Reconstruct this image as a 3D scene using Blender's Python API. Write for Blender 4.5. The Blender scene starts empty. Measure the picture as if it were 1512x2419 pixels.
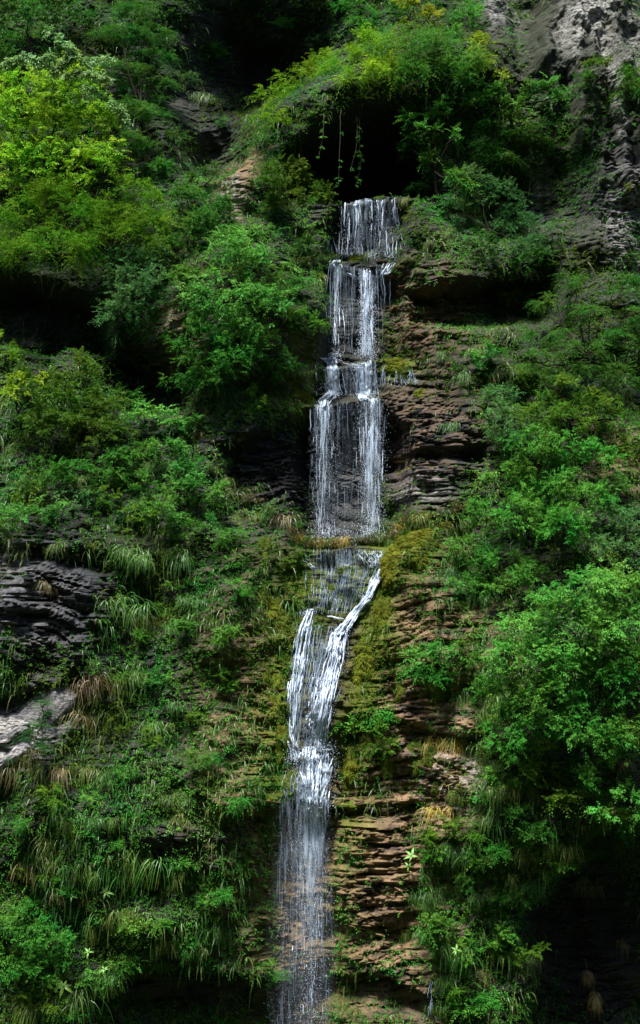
import bpy, math, random
import numpy as np
from mathutils import Vector, Matrix

# ------------------------------------------------------------------ camera, light, exposure
SC = bpy.context.scene
COL = SC.collection
R = math.radians
W, H = 1512.0, 2419.0                 # picture units used to note down where things stand
CAM = np.array([0.0, -32.0, 7.0]); PITCH = R(8.0); TH = 0.40
cam_d = bpy.data.cameras.new('camera'); cam = bpy.data.objects.new('camera', cam_d); COL.objects.link(cam)
cam.location = CAM; cam.rotation_euler = (R(90) + PITCH, 0, 0)
cam_d.sensor_fit = 'VERTICAL'; cam_d.angle_y = 2 * math.atan(TH); cam_d.clip_end = 2000; cam_d.clip_start = 0.1
SC.camera = cam

SUN_EL, SUN_AZ = 68.0, 205.0          # azimuth clockwise from +Y (north): the light comes from above, over the viewer's shoulder
world = bpy.data.worlds.new('World'); SC.world = world; world.use_nodes = True
nt = world.node_tree
sky = nt.nodes.new('ShaderNodeTexSky'); sky.sky_type = 'NISHITA'; sky.sun_disc = False
sky.sun_elevation = R(SUN_EL); sky.sun_rotation = R(SUN_AZ)
sky.air_density = 1.0; sky.dust_density = 1.0
bg = nt.nodes['Background']; bg.inputs[1].default_value = 0.06
nt.links.new(sky.outputs[0], bg.inputs[0])
sun_d = bpy.data.lights.new('sun', 'SUN'); sun_d.energy = 2.8; sun_d.angle = R(10); sun_d.color = (1.0, 0.985, 0.96)
sun = bpy.data.objects.new('sun', sun_d); COL.objects.link(sun)
a, e = R(SUN_AZ), R(SUN_EL)
to_sun = Vector((math.sin(a) * math.cos(e), math.cos(a) * math.cos(e), math.sin(e)))
sun.rotation_euler = to_sun.to_track_quat('Z', 'Y').to_euler()
SC.view_settings.view_transform = 'Standard'; SC.view_settings.look = 'None'
SC.view_settings.exposure = 2.3; SC.view_settings.gamma = 1.0; SC.view_settings.use_curve_mapping = False
SC.render.engine = 'CYCLES'
SC.cycles.max_bounces = 6; SC.cycles.diffuse_bounces = 3; SC.cycles.transparent_max_bounces = 12

rng = np.random.default_rng(7); random.seed(7)

# ------------------------------------------------------------------ numeric helpers
def hash2(ix, iy, seed):
    h = (ix.astype(np.int64) * 374761393 + iy.astype(np.int64) * 668265263 + seed * 974634777) & 0xffffffff
    h = ((h ^ (h >> 13)) * 1274126177) & 0xffffffff
    h = h ^ (h >> 16)
    return (h & 0xffff) / 65535.0
def vnoise(x, y, seed=0):
    ix = np.floor(x); iy = np.floor(y); fx = x - ix; fy = y - iy
    fx = fx * fx * (3 - 2 * fx); fy = fy * fy * (3 - 2 * fy)
    a = hash2(ix, iy, seed); b = hash2(ix + 1, iy, seed); c = hash2(ix, iy + 1, seed); d = hash2(ix + 1, iy + 1, seed)
    return (a + (b - a) * fx) * (1 - fy) + (c + (d - c) * fx) * fy
def fbm(x, y, seed=0, octv=4):
    s = 0; amp = 0.5; tot = 0
    for k in range(octv):
        s = s + amp * vnoise(x, y, seed + k * 17); tot += amp; amp *= 0.5; x = x * 2.03 + 3.1; y = y * 2.03 + 7.7
    return s / tot
def sm(a, b, x):
    t = np.clip((x - a) / (b - a), 0, 1); return t * t * (3 - 2 * t)
def nrm(v): return v / np.maximum(np.linalg.norm(v, axis=-1, keepdims=True), 1e-9)

def project(X, Y, Z):
    dx = X - CAM[0]; dy = Y - CAM[1]; dz = Z - CAM[2]
    f = dy * math.cos(PITCH) + dz * math.sin(PITCH); up = -dy * math.sin(PITCH) + dz * math.cos(PITCH)
    k = H / (2 * TH)
    return W / 2 + dx / f * k, H / 2 - up / f * k
def ray(u, v):
    u = np.asarray(u, float); v = np.asarray(v, float)
    cx = (u - W / 2) * 2 * TH / H; cy = (H / 2 - v) * 2 * TH / H
    d = np.stack([cx, math.cos(PITCH) - cy * math.sin(PITCH), math.sin(PITCH) + cy * math.cos(PITCH)], -1)
    return d / d[..., 1:2]                      # one metre of depth per unit

# ------------------------------------------------------------------ the cliff as a sheet over (X, Z)
BZ = [-6, -4, 4, 10.5, 16.5, 21.5, 26, 33, 44, 60]; BY = [-0.5, -0.3, 0.2, 1.0, 3.2, 5.2, 6.8, 9.5, 15, 30]
def ybase(Z): return np.interp(Z, BZ, BY)
STEP = 0.045
gx = np.concatenate([-np.geomspace(11, 45, 24)[::-1], np.arange(-10.8, 10.81, STEP), np.geomspace(11, 45, 24)])
gz = np.concatenate([np.linspace(-4.2, -1.6, 12), np.arange(-1.5, 31.8, STEP), np.geomspace(32, 58, 24)])
GX, GZ = np.meshgrid(gx, gz)
U, V = project(GX, ybase(GZ), GZ)
U = U + (fbm(GX * .5, GZ * .5, 91, 3) - .5) * 60; V = V + (fbm(GX * .5, GZ * .5, 92, 3) - .5) * 50

def blob(u, v, ru, rv, amp, rot=0.0, p=3.0):
    c, s = math.cos(R(rot)), math.sin(R(rot)); du = U - u; dv = V - v
    d = np.sqrt(((du * c + dv * s) / ru) ** 2 + ((-du * s + dv * c) / rv) ** 2)
    return amp * np.exp(-d ** p)
def lip(pts, vb, depth, soft=30, sharp=14, hold=0.5):
    us = [p[0] for p in pts]; vl = np.interp(U, us, [p[1] for p in pts])
    w = sm(us[0] - soft, us[0] + soft * .3, U) * (1 - sm(us[-1] - soft * .3, us[-1] + soft, U))
    t = (V - vl) / np.maximum(vb - vl, 1)
    return depth * w * sm(0, sharp, V - vl) * (1 - sm(hold, 1.0, t))
FALL = ([0, 475, 640, 850, 950, 1290, 1450, 1600, 1800, 2100, 2419, 2600], [868, 868, 855, 830, 822, 815, 800, 765, 745, 728, 712, 705])
UF = np.interp(V, FALL[0], FALL[1])

F = np.zeros_like(GX)
F += 0.7 * np.exp(-((U - UF) / 170) ** 2) * sm(420, 620, V) * (1 - .55 * sm(1280, 1500, V))       # the gully of the falls
F += lip([(710, 955), (735, 950), (905, 945), (960, 985)], 1292, 1.5, 40, 16, .955) + lip([(520, 1030), (640, 985), (715, 955)], 1290, .75, 45, 22, .6)     # amphitheatre behind the long fall
F += lip([(735, 848), (905, 852)], 935, 0.45, 25, 12, .9)
F += lip([(765, 622), (950, 628)], 850, 0.9, 25, 12, .92)
F += lip([(785, 484), (950, 484)], 612, 0.9, 22, 10, .9)
F += lip([(690, 330), (800, 285), (930, 260), (1000, 330)], 478, 3.2, 50, 30, .90)                  # black cave
F += blob(900, 190, 300, 90, -1.7) + blob(690, 250, 120, 70, -.8)
F += blob(505, 330, 70, 100, 2.4) + blob(610, 110, 220, 150, 3.6) + blob(510, -420, 240, 190, -7.5) + blob(1230, 20, 60, 120, .6)  # includes a bulge above the frame, added to shade the back recess
F += blob(1340, 90, 150, 230, -1.5) + blob(1470, 350, 95, 220, -1.5) + blob(1230, 90, 40, 130, 0.9)
F += blob(1220, 470, 110, 90, 1.1) + lip([(990, 660), (1150, 650), (1300, 600)], 790, 1.3, 40)
F += lip([(-200, 650), (60, 640), (230, 690)], 850 + 70 * (fbm(GX * .9, GZ * 0 + 2, 14, 2) - .6), 1.8, 60, 30, .8) + blob(330, 890, 120, 80, 1.6, 25)
F += blob(100, 1440, 200, 240, -.45) + lip([(-200, 1640), (60, 1630), (200, 1600)], 1720, .5, 40)
F += blob(60, 1740, 120, 90, -.4, -40)
F += lip([(230, 2310), (480, 2290), (760, 2330)], 2560, .8, 60, 18, .7)
F += lip([(1270, 2120), (1330, 1990), (1420, 1930), (1900, 1900)], 2560, 1.2, 50, 25, .75)
F += blob(1340, 1640, 260, 380, -1.1) + blob(560, 690, 160, 190, -.8) + blob(300, 1900, 330, 360, -.5)
F += lip([(640, 1890), (800, 1912)], 2560, .35, 50) + lip([(800, 1912), (1010, 1890)], 1965, .2, 40)
F += lip([(760, 2180), (1010, 2195)], 2250, .2, 40) + lip([(740, 2320), (880, 2290), (1010, 2340)], 2420, .45, 40)
F += lip([(900, 1060), (1140, 1045)], 1110, .4, 25) + lip([(900, 1180), (1000, 1185)], 1230, .3, 25)
F += lip([(560, 880), (740, 905)], 960, .3, 30) + lip([(0, 1290), (260, 1300)], 1370, .4, 30)
F += lip([(840, 1690), (1140, 1730)], 1790, .4, 30) + lip([(420, 1830), (530, 1890), (640, 1880)], 1980, .25, 60)
F += (fbm(GX * .45, GZ * .45, 3, 4) - .5) * 1.5 + (fbm(GX * 1.7, GZ * 1.7, 5, 3) - .5) * .5

# strata: layers of rock with recessed joints, folded
rockzone = np.clip(blob(640, 1110, 220, 150, 1) + blob(1000, 1050, 160, 160, 1) + blob(1000, 720, 130, 140, .8) + blob(100, 1440, 210, 220, 1)
                   + blob(890, 2100, 150, 330, 1) + blob(1000, 1650, 160, 330, .9) + blob(330, 880, 150, 100, .9) + blob(1450, 480, 80, 120, .7) + blob(1400, 2250, 200, 250, .6)
                   + blob(610, 1800, 120, 450, .6), .35, 1)
rockzone = rockzone * (1 - .75 * blob(1370, 90, 230, 260, 1))
dipU = np.abs(U - UF) / 400.0
fold = 2.4 * blob(1470, 480, 110, 190, 1) * (fbm(GX * .8, GZ * .8, 35, 2) - .5) + (fbm(GX * .22, GZ * .22, 31, 2) - .5) * 2.6 + .35 * np.clip(dipU, 0, 1.5) ** 2 + (fbm(GX * .9, GZ * .9, 33, 2) - .5) * .5 + .55 * np.exp(-((U - 640) / 150) ** 2 - ((V - 1120) / 140) ** 2) * (U - 640) / 120 * -1
def strata(th, amp, seed, bw):
    s = (GZ + fold) / th + 40
    i = np.floor(s); fr = s - i
    wob = vnoise(GX / bw * .6 + i * 3.7, i * 1.3, seed) * 2
    cx = np.floor(GX / bw + hash2(i, i * 0 + 5, seed) * 9 + wob)
    h = hash2(cx, i, seed + 1); hl = hash2(i, i * 0 + 11, seed + 2)
    prof = sm(0.0, .22, fr) * (1 - .35 * sm(.6, 1.0, fr))
    return -amp * (.25 + .45 * h + .5 * hl) * prof
F += rockzone * (strata(.31, .24, 61, .8) + strata(.125, .12, 71, .4))
F += (fbm(GX * 6, GZ * 9, 45, 3) - .5) * .10 + (fbm(GX * 2.2, GZ * 14, 47, 2) - .5) * .07 * rockzone
for (u0, v0, rad) in [(1370, 110, 150), (1470, 380, 130)]:                                          # knobbly bare rock
    F += blob(u0, v0, rad, rad * 1.5, 1) * ((fbm(GX * 3.2, GZ * 2.2, 49, 4) - .5) * .6 + (fbm(GX * 1.6, GZ * .3, 50, 3) - .5) * 1.5)
inframe = (1 - sm(10.8, 13, np.abs(GX)))
FY = ybase(GZ) + F * (.3 + .7 * inframe) - 3.0 * (1 - inframe) * sm(12, 40, np.abs(GX))
HX, HZ = gx, gz
def fy(x, z):
    x = np.asarray(x, float); z = np.asarray(z, float)
    ix = np.clip(np.interp(x, HX, np.arange(len(HX))), 0, len(HX) - 1.001); iz = np.clip(np.interp(z, HZ, np.arange(len(HZ))), 0, len(HZ) - 1.001)
    i = ix.astype(int); j = iz.astype(int); a = ix - i; b = iz - j
    return (FY[j, i] * (1 - a) + FY[j, i + 1] * a) * (1 - b) + (FY[j + 1, i] * (1 - a) + FY[j + 1, i + 1] * a) * b
def surf(u, v):
    """the first point of the cliff along the line of sight of a picture position"""
    d = ray(u, v); d = d.reshape(-1, 3); n = len(d)
    ts = np.linspace(27, 50, 460); out = np.full(n, 45.0); done = np.zeros(n, bool)
    prev = np.full(n, 27.0)
    for t in ts:
        g = CAM[1] + t - fy(CAM[0] + d[:, 0] * t, CAM[2] + d[:, 2] * t)
        hit = (g > 0) & ~done
        out[hit] = (t + prev[hit]) / 2; done |= hit; prev[:] = t
        if done.all(): break
    return CAM + d * out[:, None]
def P(u, v, off=0.0):
    p = surf([u], [v])[0]; p = p + off * nrm((CAM - p)[None])[0]; return p
def px(p):                                           # metres per picture unit at a point's depth
    return (p[1] - CAM[1]) * 2 * TH / H
dYdx = np.gradient(FY, axis=1) / np.gradient(GX, axis=1); dYdz = np.gradient(FY, axis=0) / np.gradient(GZ, axis=0)

# ------------------------------------------------------------------ mesh helpers
def mesh(name, verts, tris, mat=None, attrs=None, smooth=False):
    me = bpy.data.meshes.new(name); verts = np.asarray(verts, np.float32).reshape(-1, 3); tris = np.asarray(tris, np.int32)
    k = tris.shape[1]; n = len(tris)
    me.vertices.add(len(verts)); me.vertices.foreach_set('co', verts.ravel())
    me.loops.add(n * k); me.loops.foreach_set('vertex_index', tris.ravel())
    me.polygons.add(n); me.polygons.foreach_set('loop_start', np.arange(0, n * k, k, dtype=np.int32))
    me.polygons.foreach_set('loop_total', np.full(n, k, np.int32))
    me.polygons.foreach_set('use_smooth', np.full(n, smooth, bool))
    for nm, (dom, arr) in (attrs or {}).items():
        a = me.attributes.new(nm, 'FLOAT', dom); a.data.foreach_set('value', np.asarray(arr, np.float32).ravel())
    me.update(calc_edges=True)
    if mat: me.materials.append(mat)
    return me
def obj(name, me, parent=None, loc=None, kind=None):
    o = bpy.data.objects.new(name, me); COL.objects.link(o)
    if loc is not None: o.location = [float(c) for c in loc]
    if parent: o.parent = parent
    if kind: o['kind'] = kind
    return o
def empty(name, loc):
    o = bpy.data.objects.new(name, None); COL.objects.link(o); o.location = [float(c) for c in loc]; o.empty_display_size = .2
    return o
def tag(o, label, cat, group=None):
    o['label'] = label; o['category'] = cat
    if group: o['group'] = group

class MB:                                            # gathers pieces of one mesh
    def __init__(s): s.v = []; s.t = []; s.a = []; s.n = 0
    def add(s, v, t, a):
        v = np.asarray(v).reshape(-1, 3); t = np.asarray(t); s.v.append(v); s.t.append(t + s.n); s.n += len(v)
        s.a.append(np.broadcast_to(np.asarray(a, float), (len(t),)).copy())
    def build(s, name, mat, smooth=False):
        return mesh(name, np.concatenate(s.v), np.concatenate(s.t), mat, {'tint': ('FACE', np.concatenate(s.a))}, smooth)

def leaf_geo(Pn, D, N, L, Wd, fold=.25, droop=.15):
    n = len(Pn); D = nrm(D); S = nrm(np.cross(D, N)); N = nrm(np.cross(S, D)); L = L[:, None]; Wd = Wd[:, None]
    mid = Pn + D * L * .42
    v = np.stack([Pn, mid + S * Wd * .5 + N * Wd * fold, Pn + D * L - np.array([0, 0, 1.]) * L * droop, mid - S * Wd * .5 + N * Wd * fold], 1)
    t = (np.arange(n)[:, None] * 4 + np.array([[0, 1, 2, 0, 2, 3]])).reshape(-1, 3)
    return v.reshape(-1, 3), t
def sprays(c, d, L, k, lL, lW, rs, droop=.25, up=.7, side=.8, tint=None):
    """twigs with leaves on both sides; c origins, d directions, L lengths, k leaves on each"""
    n = len(c); d = nrm(d)
    Nn = nrm(np.array([0, 0, 1.]) * up + rs.normal(0, .35, (n, 3)) + np.array([0, -.25, 0]))
    S = nrm(np.cross(d, Nn))
    t = (np.arange(k) + .6) / k; t = t[None, :] + rs.uniform(-.05, .05, (n, k))
    p = c[:, None] + d[:, None] * (t * L[:, None])[..., None]; p[..., 2] -= droop * L[:, None] * t ** 2
    sg = np.where(np.arange(k) % 2 == 0, 1., -1.)[None, :, None]
    taper = (1.1 - .5 * t)
    D = d[:, None] * .65 + S[:, None] * sg * side + rs.normal(0, .18, (n, k, 3)); D[..., 2] -= droop * t * .8
    N2 = Nn[:, None] + rs.normal(0, .32, (n, k, 3))
    ll = lL * taper * rs.uniform(.7, 1.25, (n, k)); lw = lW * taper * rs.uniform(.75, 1.2, (n, k))
    if tint is None: tint = rs.uniform(0, 1, n)
    tt = np.clip(tint[:, None] + rs.normal(0, .14, (n, k)), 0, 1)
    v, f = leaf_geo(p.reshape(-1, 3), D.reshape(-1, 3), N2.reshape(-1, 3), ll.ravel(), lw.ravel())
    return v, f, np.repeat(tt.ravel(), 2)
def tubes(pts, rad, sides=5):
    """pts (n, k, 3), rad (n, k): closed-side tapering tubes"""
    pts = np.asarray(pts, float); n, k, _ = pts.shape; rad = np.broadcast_to(rad, (n, k))
    T = nrm(np.gradient(pts, axis=1)); ref = np.where(np.abs(T[..., 1:2]) > .8, np.array([1., 0, 0]), np.array([0, 1., 0]))
    A = nrm(np.cross(T, ref)); B = np.cross(T, A)
    an = np.arange(sides) * 2 * math.pi / sides
    ring = pts[:, :, None] + rad[:, :, None, None] * (A[:, :, None] * np.cos(an)[:, None] + B[:, :, None] * np.sin(an)[:, None])
    i = np.arange(k - 1)[:, None] * sides; j = np.arange(sides)[None]; j2 = (j + 1) % sides
    q = np.stack([i + j, i + j2, i + sides + j2, i + j, i + sides + j2, i + sides + j], -1).reshape(-1, 3)
    t = (np.arange(n)[:, None, None] * (k * sides) + q[None]).reshape(-1, 3)
    return ring.reshape(-1, 3), t
def blades(p0, d0, L, wd, K, droop, rs, tint):
    n = len(p0); d0 = nrm(d0); t = np.linspace(0, 1, K + 1)
    side = nrm(np.cross(d0, np.array([0, 0, 1.])) + rs.normal(0, .5, (n, 3)))
    p = p0[:, None] + d0[:, None] * (L[:, None] * (t - .28 * t ** 2)[None])[..., None]
    p[..., 2] -= (droop * L)[:, None] * (t ** 2)[None]
    w = wd[:, None] * (1 - t ** 1.6)[None] * .5 + .0012
    v = np.stack([p + side[:, None] * w[..., None], p - side[:, None] * w[..., None]], 2)
    i = np.arange(K)[:, None] * 2; q = (i + np.array([[0, 1, 3, 0, 3, 2]])).reshape(-1, 3)
    f = (np.arange(n)[:, None, None] * (2 * (K + 1)) + q[None]).reshape(-1, 3)
    return v.reshape(-1, 3), f, np.repeat(tint, K * 2)

# ------------------------------------------------------------------ materials
def nodes(name):
    m = bpy.data.materials.new(name); m.use_nodes = True; n = m.node_tree; n.nodes.clear(); return m, n
def leaf_mat(name, c0, c1, c2, trans=.28, rough=.45, spec=.4, var=.5):
    m, n = nodes(name); N = n.nodes.new; K = n.links.new
    at = N('ShaderNodeAttribute'); at.attribute_name = 'tint'
    rp = N('ShaderNodeValToRGB'); el = rp.color_ramp.elements
    el[0].position = 0.0; el[0].color = (*c0, 1); el[1].position = 1.0; el[1].color = (*c2, 1); x = el.new(.5); x.color = (*c1, 1)
    K(at.outputs['Fac'], rp.inputs[0])
    oi = N('ShaderNodeObjectInfo'); mr = N('ShaderNodeMapRange'); mr.inputs[3].default_value = 1 - var * .5; mr.inputs[4].default_value = 1 + var * .5
    K(oi.outputs['Random'], mr.inputs[0])
    geo = N('ShaderNodeNewGeometry'); nz = N('ShaderNodeTexNoise'); nz.inputs['Scale'].default_value = .9; nz.inputs['Detail'].default_value = 2
    K(geo.outputs['Position'], nz.inputs['Vector'])
    hs = N('ShaderNodeHueSaturation'); K(mr.outputs[0], hs.inputs['Value']); K(rp.outputs[0], hs.inputs['Color'])
    m3 = N('ShaderNodeMapRange'); m3.inputs[3].default_value = .465; m3.inputs[4].default_value = .53; m3.inputs[1].default_value = .25; m3.inputs[2].default_value = .75; K(nz.outputs[0], m3.inputs[0]); K(m3.outputs[0], hs.inputs['Hue'])
    b = N('ShaderNodeBsdfPrincipled'); b.inputs['Roughness'].default_value = rough; b.inputs['Specular IOR Level'].default_value = spec
    K(hs.outputs[0], b.inputs['Base Color'])
    tr = N('ShaderNodeBsdfTranslucent'); h2 = N('ShaderNodeHueSaturation'); h2.inputs['Hue'].default_value = .485; h2.inputs['Value'].default_value = 1.5
    K(hs.outputs[0], h2.inputs['Color']); K(h2.outputs[0], tr.inputs[0])
    mx = N('ShaderNodeMixShader'); mx.inputs[0].default_value = trans; K(b.outputs[0], mx.inputs[1]); K(tr.outputs[0], mx.inputs[2])
    o = N('ShaderNodeOutputMaterial'); K(mx.outputs[0], o.inputs[0]); return m
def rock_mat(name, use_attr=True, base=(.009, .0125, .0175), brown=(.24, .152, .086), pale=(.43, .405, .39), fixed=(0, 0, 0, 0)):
    m, n = nodes(name); N = n.nodes.new; K = n.links.new
    geo = N('ShaderNodeNewGeometry')
    mp = N('ShaderNodeMapping'); mp.inputs['Scale'].default_value = (1, 1, 3.2); K(geo.outputs['Position'], mp.inputs[0])
    def noise(sc, det=6, src=mp, ro=.6):
        t = N('ShaderNodeTexNoise'); t.inputs['Scale'].default_value = sc; t.inputs['Detail'].default_value = det; t.inputs['Roughness'].default_value = ro; K(src.outputs[0], t.inputs['Vector']); return t
    def attr(nm, i):
        if use_attr:
            a = N('ShaderNodeAttribute'); a.attribute_name = nm; return a.outputs['Fac']
        v = N('ShaderNodeValue'); v.outputs[0].default_value = fixed[i]; return v.outputs[0]
    def mth(op, a, b=None, clamp=False):
        x = N('ShaderNodeMath'); x.operation = op; x.use_clamp = clamp
        for k, s in enumerate((a, b)):
            if s is None: continue
            if isinstance(s, (int, float)): x.inputs[k].default_value = s
            else: K(s, x.inputs[k])
        return x.outputs[0]
    def mix(f, a, b, mode='MIX'):
        x = N('ShaderNodeMix'); x.data_type = 'RGBA'; x.blend_type = mode
        for s, idx in ((f, 0), (a, 6), (b, 7)):
            if isinstance(s, (int, float)): x.inputs[idx].default_value = s
            elif isinstance(s, tuple): x.inputs[idx].default_value = (*s, 1)
            else: K(s, x.inputs[idx])
        return x.outputs[2]
    n1 = noise(1.3); n2 = noise(7); n3 = noise(28, 4)
    def soft(nn, lo, hi):
        r = N('ShaderNodeMapRange'); r.interpolation_type = 'SMOOTHSTEP'; r.inputs[1].default_value = lo; r.inputs[2].default_value = hi; K(nn.outputs[0], r.inputs[0]); return r.outputs[0]
    br = mth('MULTIPLY', attr('brown', 0), soft(n1, .25, .6), True); pl = mth('MULTIPLY', attr('pale', 1), soft(n2, .36, .64), True)
    c = mix(soft(n2, .3, .7), base, tuple(x * 1.5 for x in base))
    c = mix(br, c, mix(soft(n3, .35, .7), tuple(x * .55 for x in brown), brown))
    c = mix(pl, c, mix(soft(n3, .35, .7), tuple(x * .6 for x in pale), pale))
    ms = mth('MULTIPLY', attr('moss', 3), soft(n2, .25, .55), True)
    c = mix(ms, c, mix(soft(n3, .3, .7), (.035, .05, .006), (.11, .13, .012)))
    wet_shade = attr('wet_shade', 2)
    c = mix(mth('MULTIPLY', wet_shade, .6), c, (.009, .010, .012))
    if not use_attr:
        oi = N('ShaderNodeObjectInfo'); r = N('ShaderNodeMapRange'); r.inputs[3].default_value = .5; r.inputs[4].default_value = 1.15; K(oi.outputs['Random'], r.inputs[0])
        hs = N('ShaderNodeHueSaturation'); K(c, hs.inputs['Color']); K(r.outputs[0], hs.inputs['Value']); c = hs.outputs[0]
    b = N('ShaderNodeBsdfPrincipled'); K(c, b.inputs['Base Color'])
    ro = N('ShaderNodeMapRange'); ro.inputs[3].default_value = .85; ro.inputs[4].default_value = .36; sp_ = N('ShaderNodeMapRange'); sp_.inputs[1].default_value = .6; sp_.inputs[2].default_value = .95; sp_.inputs[3].default_value = .07; sp_.inputs[4].default_value = .55; K(wet_shade, sp_.inputs[0]); K(sp_.outputs[0], b.inputs['Specular IOR Level']); K(wet_shade, ro.inputs[0]); K(ro.outputs[0], b.inputs['Roughness'])
    bp = N('ShaderNodeBump'); bp.inputs['Strength'].default_value = .7; bp.inputs['Distance'].default_value = .05
    K(mth('ADD', mth('MULTIPLY', n3.outputs[0], .6), n2.outputs[0]), bp.inputs['Height']); K(bp.outputs[0], b.inputs['Normal'])
    o = N('ShaderNodeOutputMaterial'); K(b.outputs[0], o.inputs[0]); return m
def plain(name, col, rough=.8, sc=12, var=.5):
    m, n = nodes(name); N = n.nodes.new; K = n.links.new
    geo = N('ShaderNodeNewGeometry'); t = N('ShaderNodeTexNoise'); t.inputs['Scale'].default_value = sc; K(geo.outputs['Position'], t.inputs['Vector'])
    rp = N('ShaderNodeValToRGB'); rp.color_ramp.elements[0].position = .3; rp.color_ramp.elements[1].position = .7
    rp.color_ramp.elements[0].color = (*[c * (1 - var) for c in col], 1); rp.color_ramp.elements[1].color = (*col, 1); K(t.outputs[0], rp.inputs[0])
    b = N('ShaderNodeBsdfPrincipled'); b.inputs['Roughness'].default_value = rough; b.inputs['Specular IOR Level'].default_value = .12; K(rp.outputs[0], b.inputs['Base Color'])
    bp = N('ShaderNodeBump'); bp.inputs['Strength'].default_value = .5; bp.inputs['Distance'].default_value = .02; K(t.outputs[0], bp.inputs['Height']); K(bp.outputs[0], b.inputs['Normal'])
    o = N('ShaderNodeOutputMaterial'); K(b.outputs[0], o.inputs[0]); return m
def water_mat(name, white, rough, mixw):
    m, n = nodes(name); N = n.nodes.new; K = n.links.new
    b = N('ShaderNodeBsdfPrincipled'); b.inputs['Base Color'].default_value = (*white, 1); b.inputs['Roughness'].default_value = rough; b.inputs['Specular IOR Level'].default_value = .6
    tr = N('ShaderNodeBsdfTranslucent'); tr.inputs[0].default_value = (*white, 1)
    mx = N('ShaderNodeMixShader'); mx.inputs[0].default_value = mixw; K(b.outputs[0], mx.inputs[1]); K(tr.outputs[0], mx.inputs[2])
    o = N('ShaderNodeOutputMaterial'); K(mx.outputs[0], o.inputs[0]); return m

M = {}
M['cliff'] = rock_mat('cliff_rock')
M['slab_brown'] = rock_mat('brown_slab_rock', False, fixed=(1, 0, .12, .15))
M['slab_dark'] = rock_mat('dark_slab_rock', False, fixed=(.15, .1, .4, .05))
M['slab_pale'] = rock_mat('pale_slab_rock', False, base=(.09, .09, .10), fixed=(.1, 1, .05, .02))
M['bark'] = plain('bark', (.022, .016, .011), .95)
M['root'] = plain('grey_root', (.12, .10, .085), .9)
G = {   # leaf colours by species, apart from the painted sky sheen
    'bright': ((.056, .17, .005), (.10, .255, .010), (.20, .36, .018)),
    'mid': ((.019, .102, .010), (.035, .152, .015), (.074, .215, .024)),
    'lush': ((.028, .122, .014), (.052, .188, .023), (.10, .29, .042)),
    'blue': ((.024, .085, .020), (.04, .12, .028), (.065, .17, .042)),
    'dark': ((.012, .05, .006), (.02, .075, .009), (.04, .11, .012)),
    'olive': ((.028, .088, .006), (.050, .132, .009), (.09, .18, .014)),
    'yellow': ((.10, .17, .006), (.15, .23, .010), (.24, .29, .015)),
    'silver': ((.10, .22, .05), (.16, .32, .09), (.24, .42, .17)),  # pale mint stands in for sky reflected off lit leaves
}
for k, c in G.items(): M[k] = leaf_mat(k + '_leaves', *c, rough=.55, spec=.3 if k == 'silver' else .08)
M['grass_green'] = leaf_mat('green_grass', (.025, .09, .010), (.05, .14, .014), (.12, .18, .03), .25)
M['grass_yellow'] = leaf_mat('yellowing_grass', (.04, .10, .010), (.085, .14, .016), (.22, .19, .04), .25)
M['grass_dry'] = leaf_mat('dry_grass', (.06, .065, .02), (.13, .10, .035), (.26, .18, .08), .2)
M['grass_golden'] = leaf_mat('golden_grass', (.16, .15, .02), (.34, .25, .04), (.50, .34, .06), .25)
M['star'] = leaf_mat('lime_leaf', (.06, .19, .016), (.10, .25, .02), (.16, .32, .03), .3)
M['moss'] = leaf_mat('moss', (.05, .07, .006), (.10, .12, .01), (.17, .18, .014), .15, .9, .1)
M['moss_dark'] = leaf_mat('dark_moss', (.03, .055, .006), (.055, .08, .01), (.10, .12, .012), .15, .9, .1)
def film_mat(name, white):
    m, n = nodes(name); N = n.nodes.new; K = n.links.new
    geo = N('ShaderNodeNewGeometry'); mp = N('ShaderNodeMapping'); mp.inputs['Scale'].default_value = (13, 3, 1.1); K(geo.outputs['Position'], mp.inputs[0])
    t = N('ShaderNodeTexNoise'); t.inputs['Scale'].default_value = 1.0; t.inputs['Detail'].default_value = 5; t.inputs['Roughness'].default_value = .62; K(mp.outputs[0], t.inputs['Vector'])
    r = N('ShaderNodeMapRange'); r.interpolation_type = 'SMOOTHSTEP'; r.inputs[1].default_value = .36; r.inputs[2].default_value = .72; K(t.outputs[0], r.inputs[0])
    at = N('ShaderNodeAttribute'); at.attribute_name = 'tint'; mu = N('ShaderNodeMath'); mu.operation = 'MULTIPLY'; mu.use_clamp = True; K(r.outputs[0], mu.inputs[0]); K(at.outputs['Fac'], mu.inputs[1])
    b = N('ShaderNodeBsdfPrincipled'); b.inputs['Base Color'].default_value = (*white, 1); b.inputs['Roughness'].default_value = .3
    tl = N('ShaderNodeBsdfTranslucent'); tl.inputs[0].default_value = (*white, 1); m1 = N('ShaderNodeMixShader'); m1.inputs[0].default_value = .4; K(b.outputs[0], m1.inputs[1]); K(tl.outputs[0], m1.inputs[2])
    tp = N('ShaderNodeBsdfTransparent'); mx = N('ShaderNodeMixShader'); K(mu.outputs[0], mx.inputs[0]); K(tp.outputs[0], mx.inputs[1]); K(m1.outputs[0], mx.inputs[2])
    o = N('ShaderNodeOutputMaterial'); K(mx.outputs[0], o.inputs[0]); return m
M['film'] = film_mat('water_film', (.54, .66, .80))
M['water'] = water_mat('white_water', (.68, .76, .86), .25, .35)
M['veil'] = water_mat('thin_water', (.36, .46, .58), .2, .4)

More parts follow.
